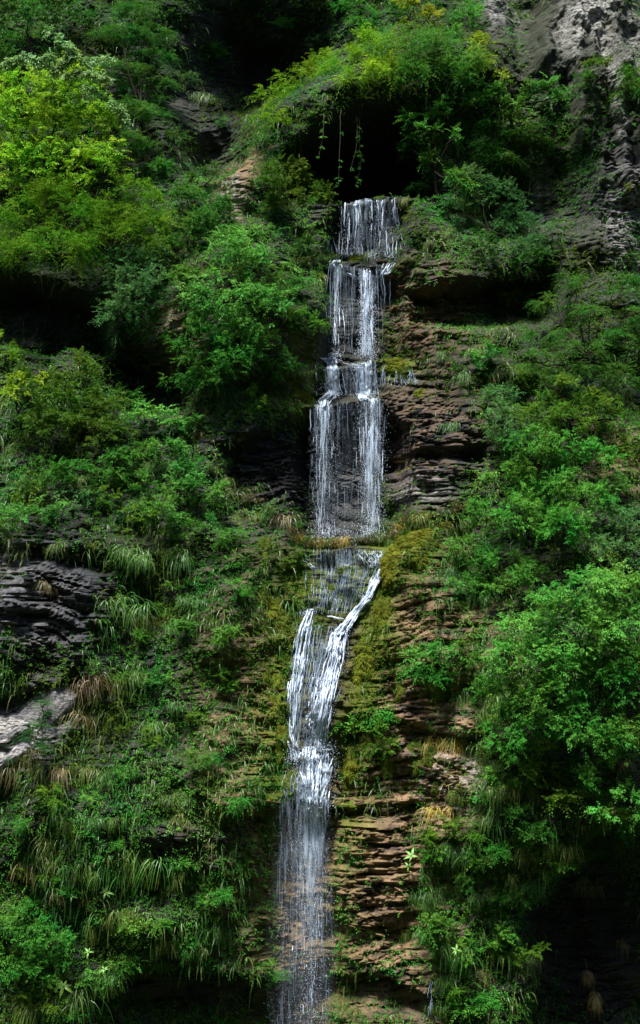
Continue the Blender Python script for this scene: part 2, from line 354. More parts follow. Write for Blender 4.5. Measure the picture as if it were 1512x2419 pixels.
# ------------------------------------------------------------------ setting: cliff, ground, unseen slope added to block low sky
nz_, nx_ = GX.shape
idx = np.arange(nz_ * nx_).reshape(nz_, nx_)
quads = np.stack([idx[:-1, :-1], idx[:-1, 1:], idx[1:, 1:], idx[1:, :-1]], -1).reshape(-1, 4)
nearfall = np.exp(-((U - UF) / 95) ** 2) * sm(440, 520, V)
brown = np.clip(blob(900, 2080, 190, 380, 1) + blob(1010, 1640, 190, 330, .9) + blob(1010, 730, 100, 130, .5) + blob(590, 1780, 130, 460, .7) + blob(1000, 1010, 160, 130, .35)
                + blob(690, 860, 60, 60, .6) + blob(1440, 1090, 90, 90, .9) + blob(420, 840, 70, 120, .5) + blob(570, 420, 60, 120, .8) + blob(720, 2150, 90, 350, .8) + .08, 0, 1)
pale = np.clip(blob(1375, 95, 70, 130, 1.0) + blob(1175, 40, 55, 80, .8) + blob(1505, 90, 30, 180, .5) + blob(1450, 290, 60, 90, .8) + blob(1480, 540, 60, 110, .6) + blob(1270, 470, 25, 90, .6)
               + blob(40, 1480, 120, 150, .6) * sm(.42, .6, fbm(GX * .8, GZ * 5, 78, 3)) + blob(55, 1730, 110, 75, 1.1, -40) + blob(1010, 1165, 60, 40, .6) + blob(30, 1300, 60, 60, .7) + blob(560, 480, 30, 50, .8) + blob(1080, 1830, 90, 110, .55) + blob(400, 820, 60, 60, .35), 0, 1)
pale = np.where((U > 1120) & (V < 640), np.clip(pale * 1.0, 0, 1) * (.12 + .88 * sm(.36, .54, fbm(GX * 2.2 + GZ * .2, GZ * .5, 77, 3))), pale)
wet_shade = np.clip(nearfall * .58 + blob(640, 1120, 240, 160, .45) + blob(860, 390, 170, 120, .6) + blob(600, 110, 260, 170, .6) + blob(1400, 2260, 220, 280, .6) + blob(100, 740, 170, 110, .6) + blob(330, 900, 140, 90, .6)
              + blob(720, 2200, 110, 300, .35) + blob(450, 2370, 320, 60, .8) + blob(120, 1420, 190, 220, 1), 0, 1) * (1 - .6 * brown)  # wet rock near the falls and outcrop; cave shade also put in as darkening
moss = np.clip(np.exp(-((np.abs(U - UF) - 95) / 55) ** 2) * sm(1250, 1330, V) * (1 - .6 * sm(1900, 2050, V)) + blob(800, 1390, 90, 70, .9) + blob(930, 860, 60, 30, 1) + blob(690, 930, 60, 60, .7) + blob(960, 1300, 90, 60, 1)
               + .22 * (1 - rockzone), 0, 1)
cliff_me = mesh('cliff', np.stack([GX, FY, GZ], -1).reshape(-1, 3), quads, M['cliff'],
                {'brown': ('POINT', brown), 'pale': ('POINT', pale), 'wet_shade': ('POINT', wet_shade), 'moss': ('POINT', moss)})
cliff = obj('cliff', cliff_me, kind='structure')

def sheet(name, f, x0, x1, y0, y1, n, mat):
    xs = np.linspace(x0, x1, n); ys = np.linspace(y0, y1, n); X, Y = np.meshgrid(xs, ys); i = np.arange(n * n).reshape(n, n)
    q = np.stack([i[:-1, :-1], i[:-1, 1:], i[1:, 1:], i[1:, :-1]], -1).reshape(-1, 4)
    return obj(name, mesh(name, np.stack([X, Y, f(X, Y)], -1).reshape(-1, 3), q, mat, smooth=True), kind='structure')
M['earth'] = plain('dark_scrubby_earth', (.035, .05, .02), .95, .8)
sheet('ground', lambda X, Y: -4.3 + (fbm(X * .2, Y * .2, 8, 3) - .5) * .8 - .004 * np.abs(X) * 0, -300, 300, -300, 8, 60, M['earth'])
sheet('sky_block_hill', lambda X, Y: -6 + 85 * sm(-38, -82, Y) * (.75 + .5 * fbm(X * .03, Y * .03, 12, 3)), -220, 220, -150, -36, 60, M['earth'])  # unseen slope behind the camera, added and steepened to block low sky light

# ------------------------------------------------------------------ labels from what a thing looks like and what it grows beside
LANDMARKS = [('the topmost curtain of water', 868, 540), ('the black cave', 840, 385), ('the second fall', 845, 740), ('the short middle step', 820, 890), ('the long free fall', 820, 1110),
    ('the mossy film of water', 800, 1390), ('the slanting white chute', 830, 1500), ('the braided cascade', 735, 1680), ('the foaming lower cascade', 745, 1850),
    ('the fading lowest fall', 715, 2150), ('the yellow moss hump', 975, 1290), ('the brown layered wall', 890, 2060), ('the pale slanting slab', 55, 1725), ('the grey layered outcrop', 100, 1440),
    ('the black lower hollow', 1415, 2200), ('the bare white rock patch', 1375, 110), ('the sheen-topped tree', 150, 260), ('the golden grass tuft', 1037, 1755), ('the bright billowing bush', 1370, 1440),
    ('the dark curved strata', 640, 1110), ('the rooty dark cave', 90, 740), ('the blue-green round bush', 1182, 980), ('the leafy brow', 870, 170), ('the hanging dry clumps', 1397, 2325),
    ('the lime seedlings', 210, 2115), ('the tree before the cave', 1025, 350), ('the lush bank bush', 560, 690), ('the yellow shrub', 40, 900), ('the dark base ledge', 460, 2330), ('the folded pale rock', 1475, 500),
    ('the layered pine', 1380, 780), ('the drooping dark conifer', 310, 170), ('the ochre grass rim', 790, 1282), ('the stony gully', 400, 830), ('the pale rock lump', 1080, 1830)]
PENDING = []          # (object, look, noun, category, group, u, v)
def later(o, look, noun, cat, group, u, v): PENDING.append([o, look, noun, cat, group, u, v]); o['category'] = cat; o['group'] = group
def finish_labels():
    cells = {}
    for it in PENDING:
        o, look, noun, cat, group, u, v = it
        ds = sorted(((math.hypot(u - lu, v - lv), n, lu, lv) for n, lu, lv in LANDMARKS))
        d, n, lu, lv = ds[0]
        an = math.degrees(math.atan2(lv - v, u - lu)) % 360
        rel = ['right of', 'up and right of', 'above', 'up and left of', 'left of', 'down and left of', 'below', 'down and right of'][int((an + 22.5) // 45) % 8]
        cells.setdefault((look, noun, rel, n), []).append((d, it))
    od = ['', 'second ', 'third ', 'fourth ', 'fifth ', 'sixth ', 'seventh ', 'eighth ', 'ninth ', 'tenth ', 'eleventh ', 'twelfth ']
    for (look, noun, rel, n), L in cells.items():
        if len(L) == 1: L[0][1][0]['label'] = f'{look} {noun} {rel} {n}'; continue
        L.sort(key=lambda x: x[1][6])
        for k, (d, it) in enumerate(L):
            if len(L) <= 3: w = {0: 'upper', len(L) - 1: 'lower'}.get(k, 'middle')
            else: w = od[min(k, 11)] + 'highest'
            it[0]['label'] = f'{w} {look} {noun} {rel} {n}'

# ------------------------------------------------------------------ where plants grow and where rock is bare (picture units)
BARE = [(1360, 100, 210, 190, 1.1), (1170, 40, 50, 90, .9), (300, 210, 120, 170, .75), (420, 250, 90, 160, .85), (1370, 100, 170, 190, 1), (1470, 330, 75, 170, .85), (1450, 520, 100, 120, .9), (1290, 500, 60, 110, .7), (850, 400, 150, 95, 1.2), (600, 110, 230, 150, .9), (505, 330, 70, 100, .9),
        (100, 740, 150, 90, 1), (1000, 720, 110, 140, .8), (1010, 1010, 180, 170, .95), (1000, 1130, 140, 80, .95), (650, 1110, 190, 100, 1), (360, 880, 110, 90, .7), (420, 780, 50, 90, .6), (110, 1420, 170, 170, 1.1),
        (55, 1725, 100, 90, 1.1), (885, 2060, 110, 260, .88), (1000, 1750, 140, 190, .75), (1010, 1470, 110, 190, .6), (610, 1750, 80, 400, .45), (500, 1990, 130, 70, .55), (640, 2230, 150, 200, .6),
        (1410, 2230, 170, 250, 1.1), (460, 2340, 280, 45, .9), (930, 2340, 170, 90, .75), (1060, 1850, 90, 110, .6), (1130, 690, 140, 60, .8), (560, 480, 25, 50, .8), (570, 420, 50, 90, .6), (1180, 2300, 90, 130, .4)]
def veg(u, v):
    b = np.zeros_like(np.asarray(u, float))
    for (bu, bv, ru, rv, am) in BARE: b = np.maximum(b, am * np.exp(-(((u - bu) / ru) ** 2 + ((v - bv) / rv) ** 2) ** 1.5))
    uf = np.interp(v, *FALL); b = np.maximum(b, np.exp(-((u - uf) / 85) ** 4) * (v > 470) * np.where(v < 1290, 1, .97))
    return np.clip(1 - b, 0, 1)

# ------------------------------------------------------------------ rock slabs broken out of the strata
def slab_mesh(name, mat, seed, flat):
    r = np.random.default_rng(seed); n = int(r.integers(6, 9)); an = np.sort(r.uniform(0, 2 * math.pi, n) * .25 + np.arange(n) * 2 * math.pi / n * .9)
    rad = r.uniform(.72, 1.12, n); x = np.cos(an) * rad * .5; y = np.sin(an) * rad * .32
    rings = [(-.5, .86), (.32, 1.0), (.5, .88)]
    v = []
    for z, s in rings: v.append(np.stack([x * s + r.normal(0, .015, n), y * s + r.normal(0, .015, n), np.full(n, z * flat) + r.normal(0, .10 * flat, n)], 1))
    v = np.concatenate(v + [np.array([[0, 0, -.5 * flat], [0, 0, .54 * flat]])])
    t = []
    for k in range(2):
        for j in range(n):
            a0, b0 = k * n + j, k * n + (j + 1) % n; t += [(a0, b0, b0 + n), (a0, b0 + n, a0 + n)]
    for j in range(n): t += [((j + 1) % n, j, 3 * n), (2 * n + j, 2 * n + (j + 1) % n, 3 * n + 1)]
    return v, np.array(t)
SLABS = {}
for k, mk in enumerate(('slab_brown', 'slab_dark', 'slab_pale')):
    SLABS[mk] = [mesh('rock_slab', *slab_mesh('', None, 100 + k * 20 + i, [.07, .12, .16, .09, .13][i]), M[mk]) for i in range(5)]
SLABZ = [(640, 1110, 150, 110, 'slab_dark', 40), (1000, 1040, 120, 130, 'slab_dark', 45), (1000, 730, 100, 120, 'slab_brown', 30), (100, 1420, 150, 170, 'slab_dark', 40), (885, 2060, 100, 290, 'slab_brown', 50),
         (1010, 1620, 110, 280, 'slab_brown', 50), (390, 860, 90, 90, 'slab_dark', 20), (590, 1780, 70, 330, 'slab_brown', 25)]
def slab_at(u, v, rs):
    p = surf(u, v); return p
cnt = 0
for (zu, zv, ru, rv, mk, n) in SLABZ:
    r = np.random.default_rng(int(zu + zv)); uu = zu + ru * r.normal(0, .55, n); vv = zv + rv * r.normal(0, .55, n)
    pts = surf(uu, vv)
    for i in range(n):
        o = obj('rock_slab', SLABS[mk][int(r.integers(5))], cliff)
        s = r.uniform(.22, .52)
        o.location = pts[i] + np.array([0, .06, 0]); o.scale = (s * r.uniform(.8, 1.6), s, s * r.uniform(.7, 1.1))
        o.rotation_euler = (r.normal(-.12, .16), r.normal(0, .2) + (.22 * (uu[i] - 640) / 120 if mk == 'slab_dark' and zu == 640 else 0), r.normal(0, .35)); cnt += 1
def boulder(seed, lx, ly, lz):
    nu, nv = 40, 22; T, Ph = np.meshgrid(np.linspace(0, 2 * math.pi, nu, endpoint=False), np.linspace(.03, math.pi - .03, nv)); se = lambda c: np.sign(c) * np.abs(c) ** .62
    d = np.stack([se(np.cos(Ph)), se(np.sin(Ph) * np.cos(T)), se(np.sin(Ph) * np.sin(T))], -1); f = .82 + .24 * fbm(d[..., 0] * 2.2 + 5, d[..., 2] * 3 + d[..., 1] * 2 + seed, seed, 4) + .07 * (vnoise(d[..., 0] * 1.5, d[..., 2] * 9 + d[..., 0] * 2, seed) - .5)
    v = d * f[..., None] * np.array([lx, ly, lz]) * .5; i = np.arange(nu * nv).reshape(nv, nu); q = np.stack([i[:-1], np.roll(i, -1, 1)[:-1], np.roll(i, -1, 1)[1:], i[1:]], -1).reshape(-1, 4)
    return mesh('rock_slab', v, q, M['slab_pale'])
for i, (u, v, lx, lz, rot, dy) in enumerate([(88, 1700, 2.5, 1.05, -46, .0), (18, 1790, 1.2, .5, -34, .05), (20, 1745, 1.1, .3, -30, .12)]):
    o = obj('rock_slab', boulder(70 + i, lx, .7, lz), cliff); o['label'] = 'pale slanting slab'; o.location = P(u, v) + np.array([0, .18 + dy, 0]); o.rotation_euler = (R(-16), R(rot), R(6))
mb = MB(); r = np.random.default_rng(5)
small = [slab_mesh('', None, 300 + i, [.10, .14, .20, .12][i]) for i in range(4)]
cm = {'slab_brown': MB(), 'slab_dark': MB(), 'slab_pale': MB()}
for (zu, zv, ru, rv, mk, n) in SLABZ + [(700, 2200, 90, 200, 'slab_brown', 30), (1400, 2280, 110, 120, 'slab_dark', 30), (1040, 1850, 90, 120, 'slab_brown', 30), (500, 1990, 120, 70, 'slab_dark', 25), (1480, 560, 60, 120, 'slab_pale', 25), (420, 830, 50, 80, 'slab_brown', 20)]:
    n2 = int(n * 6); uu = zu + ru * r.normal(0, .6, n2); vv = zv + rv * r.normal(0, .6, n2); pts = surf(uu, vv)
    for i in range(n2):
        v_, t_ = small[i % 4]; s = r.uniform(.12, .32); A = np.array(Matrix.Rotation(r.normal(0, .3), 3, 'Z') @ Matrix.Rotation(r.normal(0, .2), 3, 'Y') @ Matrix.Rotation(r.normal(-.1, .15), 3, 'X'))
        cm[mk].add((v_ * np.array([s * r.uniform(.8, 1.7), s, s])) @ A.T + pts[i] + np.array([0, .02, 0]), t_, .5)
for mk, b in cm.items(): obj('stone_chips', b.build('stone_chips', M[mk]), cliff, kind='stuff')

# ------------------------------------------------------------------ trees and shrubs
STY = {  # twig length, leaves, leaf length, leaf width, droop, flatness of clump, upward bias
    'broad': (.34, 9, .115, .056, .25, .75, .15), 'feather': (.50, 13, .105, .027, .55, .9, .75), 'needle': (.46, 15, .075, .024, .40, .35, .0),
    'fine': (.28, 10, .070, .034, .25, .8, .2), 'small': (.26, 9, .085, .042, .25, .8, .25)}
def crown_geo(lobes, sty, rs, cov=3.2, b=None, tintb=.5):
    """lobes: (centre, (rx, ry, rz)) in metres"""
    L, k, lL, lW, droop, flat, upb = STY[sty]; b = b or MB()
    for c, rad in lobes:
        rx, ry, rz = rad; area = math.pi * rx * rz
        n = max(10, int(cov * area / (k * lL * lW * .5))); nc = max(4, n // 15)
        d = nrm(rs.normal(0, 1, (nc, 3)) * np.array([1, 1, 1.]) + np.array([0, -.35, .25]))
        cr = rs.uniform(.45, 1.05, (nc, 1)); cc = c + d * np.array([rx, ry, rz]) * cr
        ct = np.clip(tintb + rs.normal(0, .18, nc) + .12 * (d[:, 2]), 0, 1)
        w = rs.integers(0, nc, n); csz = min(.34, .45 * min(rx, rz))
        dd = nrm(rs.normal(0, 1, (n, 3)) * np.array([1, 1, flat]) + np.array([0, -.2, upb]) + d[w] * .7 * np.array([1, 1, flat]))
        o = cc[w] + rs.normal(0, 1, (n, 3)) * csz * np.array([.5, .5, .42 * flat])
        ll = L * rs.uniform(.6, 1.2, n)
        v, t, a = sprays(o, dd, ll, k, lL, lW, rs, droop, tint=ct[w] + rs.normal(0, .1, n)); b.add(v, t, a)
    return b
def limb_pts(p0, p1, k, rs, sag=.12):
    t = np.linspace(0, 1, k)[:, None]; m = (p0 + p1) / 2 + np.array([0, 0, 1]) * np.linalg.norm(p1 - p0) * sag + rs.normal(0, .12, 3) * np.linalg.norm(p1 - p0)
    pts = (1 - t) ** 2 * p0 + 2 * t * (1 - t) * m + t ** 2 * p1; pts[1:-1] += rs.normal(0, .02, (k - 2, 3)); return pts
def tree(name, anchor, lobes, sty, col, label, cat, off=.7, cov=3.2, dep=.75, tint=.5, thick=.07, limbs=True, group=None, seed=None):
    rs = np.random.default_rng(seed or int(anchor[0] * 7 + anchor[1])); p0 = P(*anchor); root = empty(name, p0); s = px(p0)
    d = ray(*anchor)
    LB = []
    for (u, v, ru, rv) in lobes:
        q = P(u, v); t_s = q[1] - CAM[1]; t_a = p0[1] - CAM[1]; t = max(min(t_s - off, t_a + 1.2), min(t_a - 2.2, t_s - .4))     # depth of the lobe: out from the rock behind it, near its own trunk
        c = CAM + ray(u, v) * t; k = px(c); LB.append((c - p0, (ru * k, min(ru, rv * 1.3) * k * dep + .05, rv * k)))
    me = crown_geo(LB, sty, rs, cov, tintb=tint).build('crown', M[col]); obj('crown' if cat == 'tree' else 'foliage', me, root)
    top = max(LB, key=lambda l: l[0][2])[0]; mean = np.mean([l[0] for l in LB], 0)
    fork = mean * .45 + top * .1
    pts = limb_pts(np.array([0, .25, -.1]), fork, 8, rs, .05); v, t = tubes(pts[None], np.linspace(thick, thick * .6, 8)[None], 7)
    obj('trunk' if cat == 'tree' else 'stem', mesh('trunk', v, t, M['bark'], smooth=True), root)
    for c, rad in LB:
        b = MB(); m = limb_pts(fork, c, 9, rs, .08); v, t = tubes(m[None], np.linspace(thick * .55, thick * .16, 9)[None], 5); b.add(v, t, 0)
        ends = c + nrm(rs.normal(0, 1, (6, 3))) * np.array(rad) * .9
        tw = np.stack([limb_pts(m[int(rs.integers(4, 9))], e_, 6, rs, .05) for e_ in ends]); v, t = tubes(tw, np.linspace(thick * .2, .004, 6)[None], 4); b.add(v, t, 0)
        obj('branch', b.build('branch', M['bark'], True), root)
    tag(root, label, cat, group); return root

t1 = tree('leafy_tree', (130, 620), [(150, 225, 100, 80), (60, 300, 110, 90), (215, 300, 75, 80), (90, 400, 110, 90), (235, 395, 75, 70), (30, 210, 50, 40)], 'broad', 'bright', 'big yellow-green tree with leaf sprays coloured for sky sheen along its top edge', 'tree', 1.3, 3.4, tint=.62, thick=.11)
# its lit leaf sprays, the sky's sheen put into their pale colour
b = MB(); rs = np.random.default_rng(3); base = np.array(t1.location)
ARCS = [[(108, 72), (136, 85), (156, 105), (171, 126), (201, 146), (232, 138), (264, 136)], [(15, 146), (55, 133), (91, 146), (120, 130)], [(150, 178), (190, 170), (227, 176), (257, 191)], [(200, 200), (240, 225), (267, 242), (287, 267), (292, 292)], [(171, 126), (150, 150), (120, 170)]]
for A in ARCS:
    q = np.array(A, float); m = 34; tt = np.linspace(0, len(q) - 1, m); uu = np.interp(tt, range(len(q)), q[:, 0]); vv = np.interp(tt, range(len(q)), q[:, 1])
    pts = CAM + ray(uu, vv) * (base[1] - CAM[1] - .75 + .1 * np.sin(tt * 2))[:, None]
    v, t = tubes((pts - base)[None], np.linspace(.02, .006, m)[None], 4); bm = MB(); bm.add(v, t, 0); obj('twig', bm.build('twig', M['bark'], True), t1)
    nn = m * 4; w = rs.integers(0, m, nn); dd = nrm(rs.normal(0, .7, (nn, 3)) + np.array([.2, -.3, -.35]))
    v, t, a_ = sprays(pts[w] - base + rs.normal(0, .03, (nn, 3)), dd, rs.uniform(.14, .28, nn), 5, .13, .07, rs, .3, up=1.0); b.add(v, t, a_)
obj('sky_sheen_sprays', b.build('sky_sheen_sprays', M['silver']), t1, kind='stuff')

TREES = [
 ('leafy_tree', (40, 210), [(60, 35, 100, 55), (150, 20, 60, 45), (25, 120, 60, 40), (110, 95, 50, 25)], 'broad', 'mid', 'dark green tree in the top corner behind the silvery-topped tree', 'tree', .9, 2.6, .3),
 ('conifer', (350, 430), [(320, 25, 65, 22), (290, 85, 85, 24), (355, 75, 50, 20), (355, 135, 60, 22), (285, 165, 80, 22), (330, 205, 90, 20), (290, 255, 70, 22), (365, 270, 45, 18), (300, 335, 60, 20), (390, 230, 30, 14)], 'needle', 'mid', 'tall drooping dark conifer with layered sprays behind the bright tree', 'tree', 1.1, 4.6, .2),
 ('leafy_tree', (300, 720), [(235, 520, 100, 50), (320, 470, 60, 45), (160, 590, 110, 50), (345, 545, 70, 55), (60, 520, 80, 50), (120, 480, 80, 45), (50, 600, 70, 40)], 'feather', 'bright', 'wide feathery green tree hanging above the rooty dark cave', 'tree', 1.3, 3.2, .08),
 ('leafy_tree', (310, 790), [(275, 640, 75, 65), (335, 700, 70, 60), (280, 740, 55, 45), (370, 620, 50, 45)], 'small', 'blue', 'blue-green tree beside the stony gully under the feathery tree', 'tree', .7, 3.0, .4),
 ('leafy_tree', (430, 640), [(430, 470, 55, 45), (500, 525, 55, 50), (450, 560, 60, 45), (400, 530, 40, 40), (530, 490, 35, 30)], 'small', 'mid', 'mid green bush filling the gap above the lush bank bush', 'bush', .6, 3.0, .5),
 ('leafy_shrub', (560, 820), [(540, 600, 70, 60), (605, 560, 50, 40), (625, 640, 55, 55), (520, 690, 85, 65), (600, 730, 75, 65), (650, 700, 40, 40)], 'broad', 'lush', 'lush billowing bank bush with bright tips between gully and second fall', 'bush', .9, 3.4, .6),
 ('leafy_shrub', (500, 930), [(490, 810, 75, 55), (455, 890, 65, 40), (555, 840, 70, 55), (610, 810, 40, 50), (520, 900, 50, 30)], 'small', 'mid', 'darker lower skirt of leaves under the lush bank bush', 'bush', .6, 3.0, .5),
 ('leafy_shrub', (680, 540), [(630, 430, 60, 45), (695, 415, 60, 35), (745, 465, 45, 35), (680, 475, 70, 35)], 'small', 'olive', 'rounded olive bush left of the black cave mouth', 'bush', .6, 3.2, .6),
 ('leafy_shrub', (690, 290), [(660, 235, 55, 40), (720, 195, 60, 36), (640, 290, 45, 35), (770, 165, 40, 30)], 'feather', 'bright', 'feathery bright shrub at the low left end of the leafy brow', 'bush', .6, 3.0, .5),
 ('leafy_shrub', (860, 210), [(820, 145, 60, 40), (885, 115, 60, 45), (915, 165, 60, 35), (860, 180, 60, 25)], 'feather', 'bright', 'feathery bright shrub on the middle of the leafy brow', 'bush', .6, 3.0, .45),
 ('leafy_shrub', (1030, 210), [(960, 110, 60, 45), (1030, 105, 60, 45), (1090, 140, 55, 35), (990, 165, 70, 32), (1060, 175, 60, 25)], 'feather', 'mid', 'thick feathery green shrub at the right end of the leafy brow', 'bush', .6, 3.0, .75),
 ('leafy_tree', (985, 110), [(975, 20, 40, 35), (1010, 50, 35, 28), (960, 65, 30, 22)], 'broad', 'yellow', 'small yellow-green tree on top of the leafy brow', 'tree', .7, 2.6, .35),
 ('leafy_tree', (880, 90), [(850, 15, 60, 30), (920, 30, 50, 35), (870, 55, 40, 22)], 'small', 'mid', 'shaded green tree at the upper edge left of the small yellow-green tree', 'tree', .5, 2.6, .35),
 ('leafy_shrub', (1120, 90), [(1100, 40, 50, 40), (1080, 80, 30, 25)], 'small', 'mid', 'green shrub between the leafy brow and the bare cliff top', 'bush', .5, 2.6, .5),
 ('leafy_shrub', (1150, 170), [(1135, 110, 35, 35), (1165, 150, 28, 24), (1185, 175, 20, 14)], 'broad', 'yellow', 'olive yellow shrub leaning off the right tip of the leafy brow', 'bush', .6, 3.0, .1),
 ('leafy_tree', (1040, 480), [(975, 272, 22, 22), (1040, 268, 42, 24), (1000, 318, 55, 24), (1065, 325, 26, 20), (965, 362, 34, 18), (1040, 375, 60, 24), (985, 410, 46, 20), (1065, 425, 60, 26), (1000, 450, 40, 18)], 'broad', 'mid', 'open branched tree standing out against the black cave', 'tree', .9, 2.6, .55),
 ('leafy_tree', (1220, 300), [(1125, 200, 50, 26), (1205, 212, 50, 24), (1290, 210, 60, 26), (1250, 250, 70, 24), (1330, 225, 26, 20), (1150, 240, 50, 25)], 'broad', 'mid', 'spreading green tree below the bare cliff right of the brow', 'tree', .7, 2.8, .6),
 ('leafy_tree', (1210, 400), [(1180, 300, 70, 26), (1275, 312, 50, 20), (1140, 360, 55, 26), (1260, 340, 40, 18), (1190, 370, 60, 24)], 'needle', 'mid', 'flat layered dark tree under the spreading tree by the cave', 'tree', .6, 2.6, .25),
 ('leafy_shrub', (1150, 610), [(1115, 430, 65, 35), (1185, 475, 55, 45), (1235, 520, 55, 45), (1170, 550, 70, 35), (1090, 500, 55, 30), (1240, 590, 60, 35)], 'small', 'blue', 'blue-green thicket right of the topmost curtain of water', 'bush', .5, 2.8, .35),
 ('leafy_shrub', (1440, 240), [(1420, 170, 50, 26), (1480, 200, 55, 35), (1390, 190, 30, 20)], 'small', 'olive', 'olive shrub perched under the bare white rock patch', 'bush', .5, 2.8, .35),
 ('layered_pine', (1400, 960), [(1360, 665, 36, 22), (1315, 715, 46, 20), (1395, 740, 56, 22), (1475, 680, 46, 26), (1490, 745, 40, 20), (1300, 795, 60, 20), (1380, 820, 65, 22), (1465, 800, 56, 22), (1265, 855, 50, 18), (1400, 880, 76, 22), (1330, 880, 50, 18), (1480, 880, 40, 18)], 'needle', 'mid', 'big layered pine-like tree at the right edge', 'tree', 1.0, 2.9, .5),
 ('leafy_tree', (1350, 1060), [(1325, 925, 65, 32), (1275, 985, 56, 36), (1400, 960, 60, 34), (1345, 990, 60, 30), (1460, 990, 40, 26)], 'fine', 'olive', 'olive green tree just under the layered pine', 'tree', .8, 3.0, .35),
 ('leafy_shrub', (1190, 1060), [(1178, 940, 42, 28), (1180, 995, 46, 45), (1200, 1040, 30, 25)], 'fine', 'blue', 'hazy blue-green round bush at the edge of the stepped rocks', 'bush', .6, 3.2, .7),
 ('leafy_tree', (1290, 1300), [(1245, 1050, 70, 45), (1330, 1060, 80, 45), (1215, 1130, 75, 45), (1320, 1150, 80, 50), (1420, 1085, 60, 26), (1225, 1215, 90, 50), (1340, 1240, 80, 50), (1400, 1170, 50, 35), (1150, 1210, 40, 35)], 'small', 'mid', 'twiggy dark green tree above the bright billowing bush', 'tree', .8, 3.0, .5),
 ('leafy_shrub', (1370, 1620), [(1390, 1400, 90, 55), (1465, 1390, 60, 50), (1315, 1435, 80, 50), (1250, 1490, 70, 55), (1400, 1490, 100, 60), (1195, 1550, 55, 50), (1300, 1560, 90, 60), (1490, 1480, 40, 60)], 'small', 'lush', 'bright billowing bush swelling out over the right bank', 'bush', 1.2, 3.6, .65),
 ('leafy_shrub', (1400, 1860), [(1425, 1610, 95, 70), (1290, 1650, 80, 65), (1190, 1650, 50, 70), (1370, 1730, 100, 60), (1475, 1760, 60, 65), (1220, 1740, 70, 50), (1460, 1560, 60, 40)], 'small', 'mid', 'shaded green bush with bare twigs under the bright billowing bush', 'bush', 1.0, 3.2, .5),
 ('leafy_shrub', (1490, 1880), [(1480, 1885, 46, 30), (1440, 1925, 36, 24), (1500, 1930, 30, 25)], 'small', 'lush', 'fresh green shrub hanging over the black lower hollow', 'bush', .7, 3.0, .5),
 ('leafy_shrub', (30, 1060), [(45, 893, 62, 18), (30, 930, 50, 22), (90, 905, 30, 12)], 'broad', 'yellow', 'yellow-leaved shrub on a thin dark stem at the left edge', 'bush', .8, 3.0, .5),
 ('leafy_shrub', (190, 1060), [(195, 870, 60, 38), (130, 950, 80, 50), (235, 960, 60, 45), (260, 1030, 55, 45), (110, 1010, 80, 40), (210, 1000, 60, 50), (90, 880, 40, 30)], 'small', 'olive', 'broad olive shrub heap under the rooty dark cave', 'bush', .7, 3.2, .4),
 ('leafy_shrub', (20, 870), [(22, 812, 35, 26), (10, 850, 25, 20)], 'feather', 'bright', 'small ferny green shrub at the left edge by the dark cave', 'bush', .4, 3.0, .3),
 ('leafy_shrub', (240, 1180), [(280, 1100, 65, 42), (190, 1115, 65, 36), (100, 1120, 70, 45), (330, 1060, 50, 30)], 'small', 'mid', 'dim green thicket above the grey layered outcrop', 'bush', .5, 2.8, .35),
 ('leafy_shrub', (440, 1230), [(440, 1105, 55, 28), (460, 1155, 70, 36), (380, 1200, 70, 36), (510, 1170, 40, 30), (400, 1070, 50, 25)], 'small', 'lush', 'fresh green shrub on the slope left of the dark curved strata', 'bush', .5, 3.0, .6),
 ('leafy_shrub', (190, 1190), [(185, 1165, 42, 11), (215, 1172, 20, 8)], 'broad', 'blue', 'flat teal leaved shrub above the grey layered outcrop', 'bush', .55, 3.0, .9),
 ('leafy_shrub', (625, 1215), [(622, 1200, 26, 11), (645, 1215, 18, 10)], 'broad', 'blue', 'flat teal leaved sprig on the rim under the dark curved strata', 'bush', .4, 3.0, .9),
 ('leafy_shrub', (1480, 1330), [(1475, 1235, 45, 45), (1500, 1310, 35, 35), (1430, 1290, 40, 30)], 'small', 'blue', 'blue-green shrub at the right edge above the bright billowing bush', 'bush', .6, 3.0, .8),
 ('leafy_shrub', (1140, 1370), [(1105, 1300, 55, 35), (1180, 1325, 60, 40), (1150, 1380, 55, 35), (1240, 1370, 50, 40)], 'small', 'mid', 'green shrub right of the yellow moss hump', 'bush', .5, 3.0, .6),
 ('leafy_shrub', (60, 2260), [(50, 2190, 60, 50), (120, 2230, 60, 45), (40, 2270, 60, 45), (110, 2290, 60, 35)], 'fine', 'mid', 'fresh low shrub in the bottom left corner', 'bush', .4, 3.0, .5),
 ('leafy_shrub', (110, 1690), [(108, 1660, 18, 14), (105, 1690, 24, 14), (95, 1725, 30, 16), (75, 1755, 30, 16)], 'needle', 'blue', 'small dark sapling growing against the pale slanting slab', 'bush', .5, 3.0, .4),
]
for i, T in enumerate(TREES):
    nm, an, lb, sty, colr, label, cat, off, cov, tint = T
    tree(nm, an, lb, sty, colr, label, cat, off, cov, tint=tint, thick=.06 if cat == 'tree' else .035, seed=400 + i)

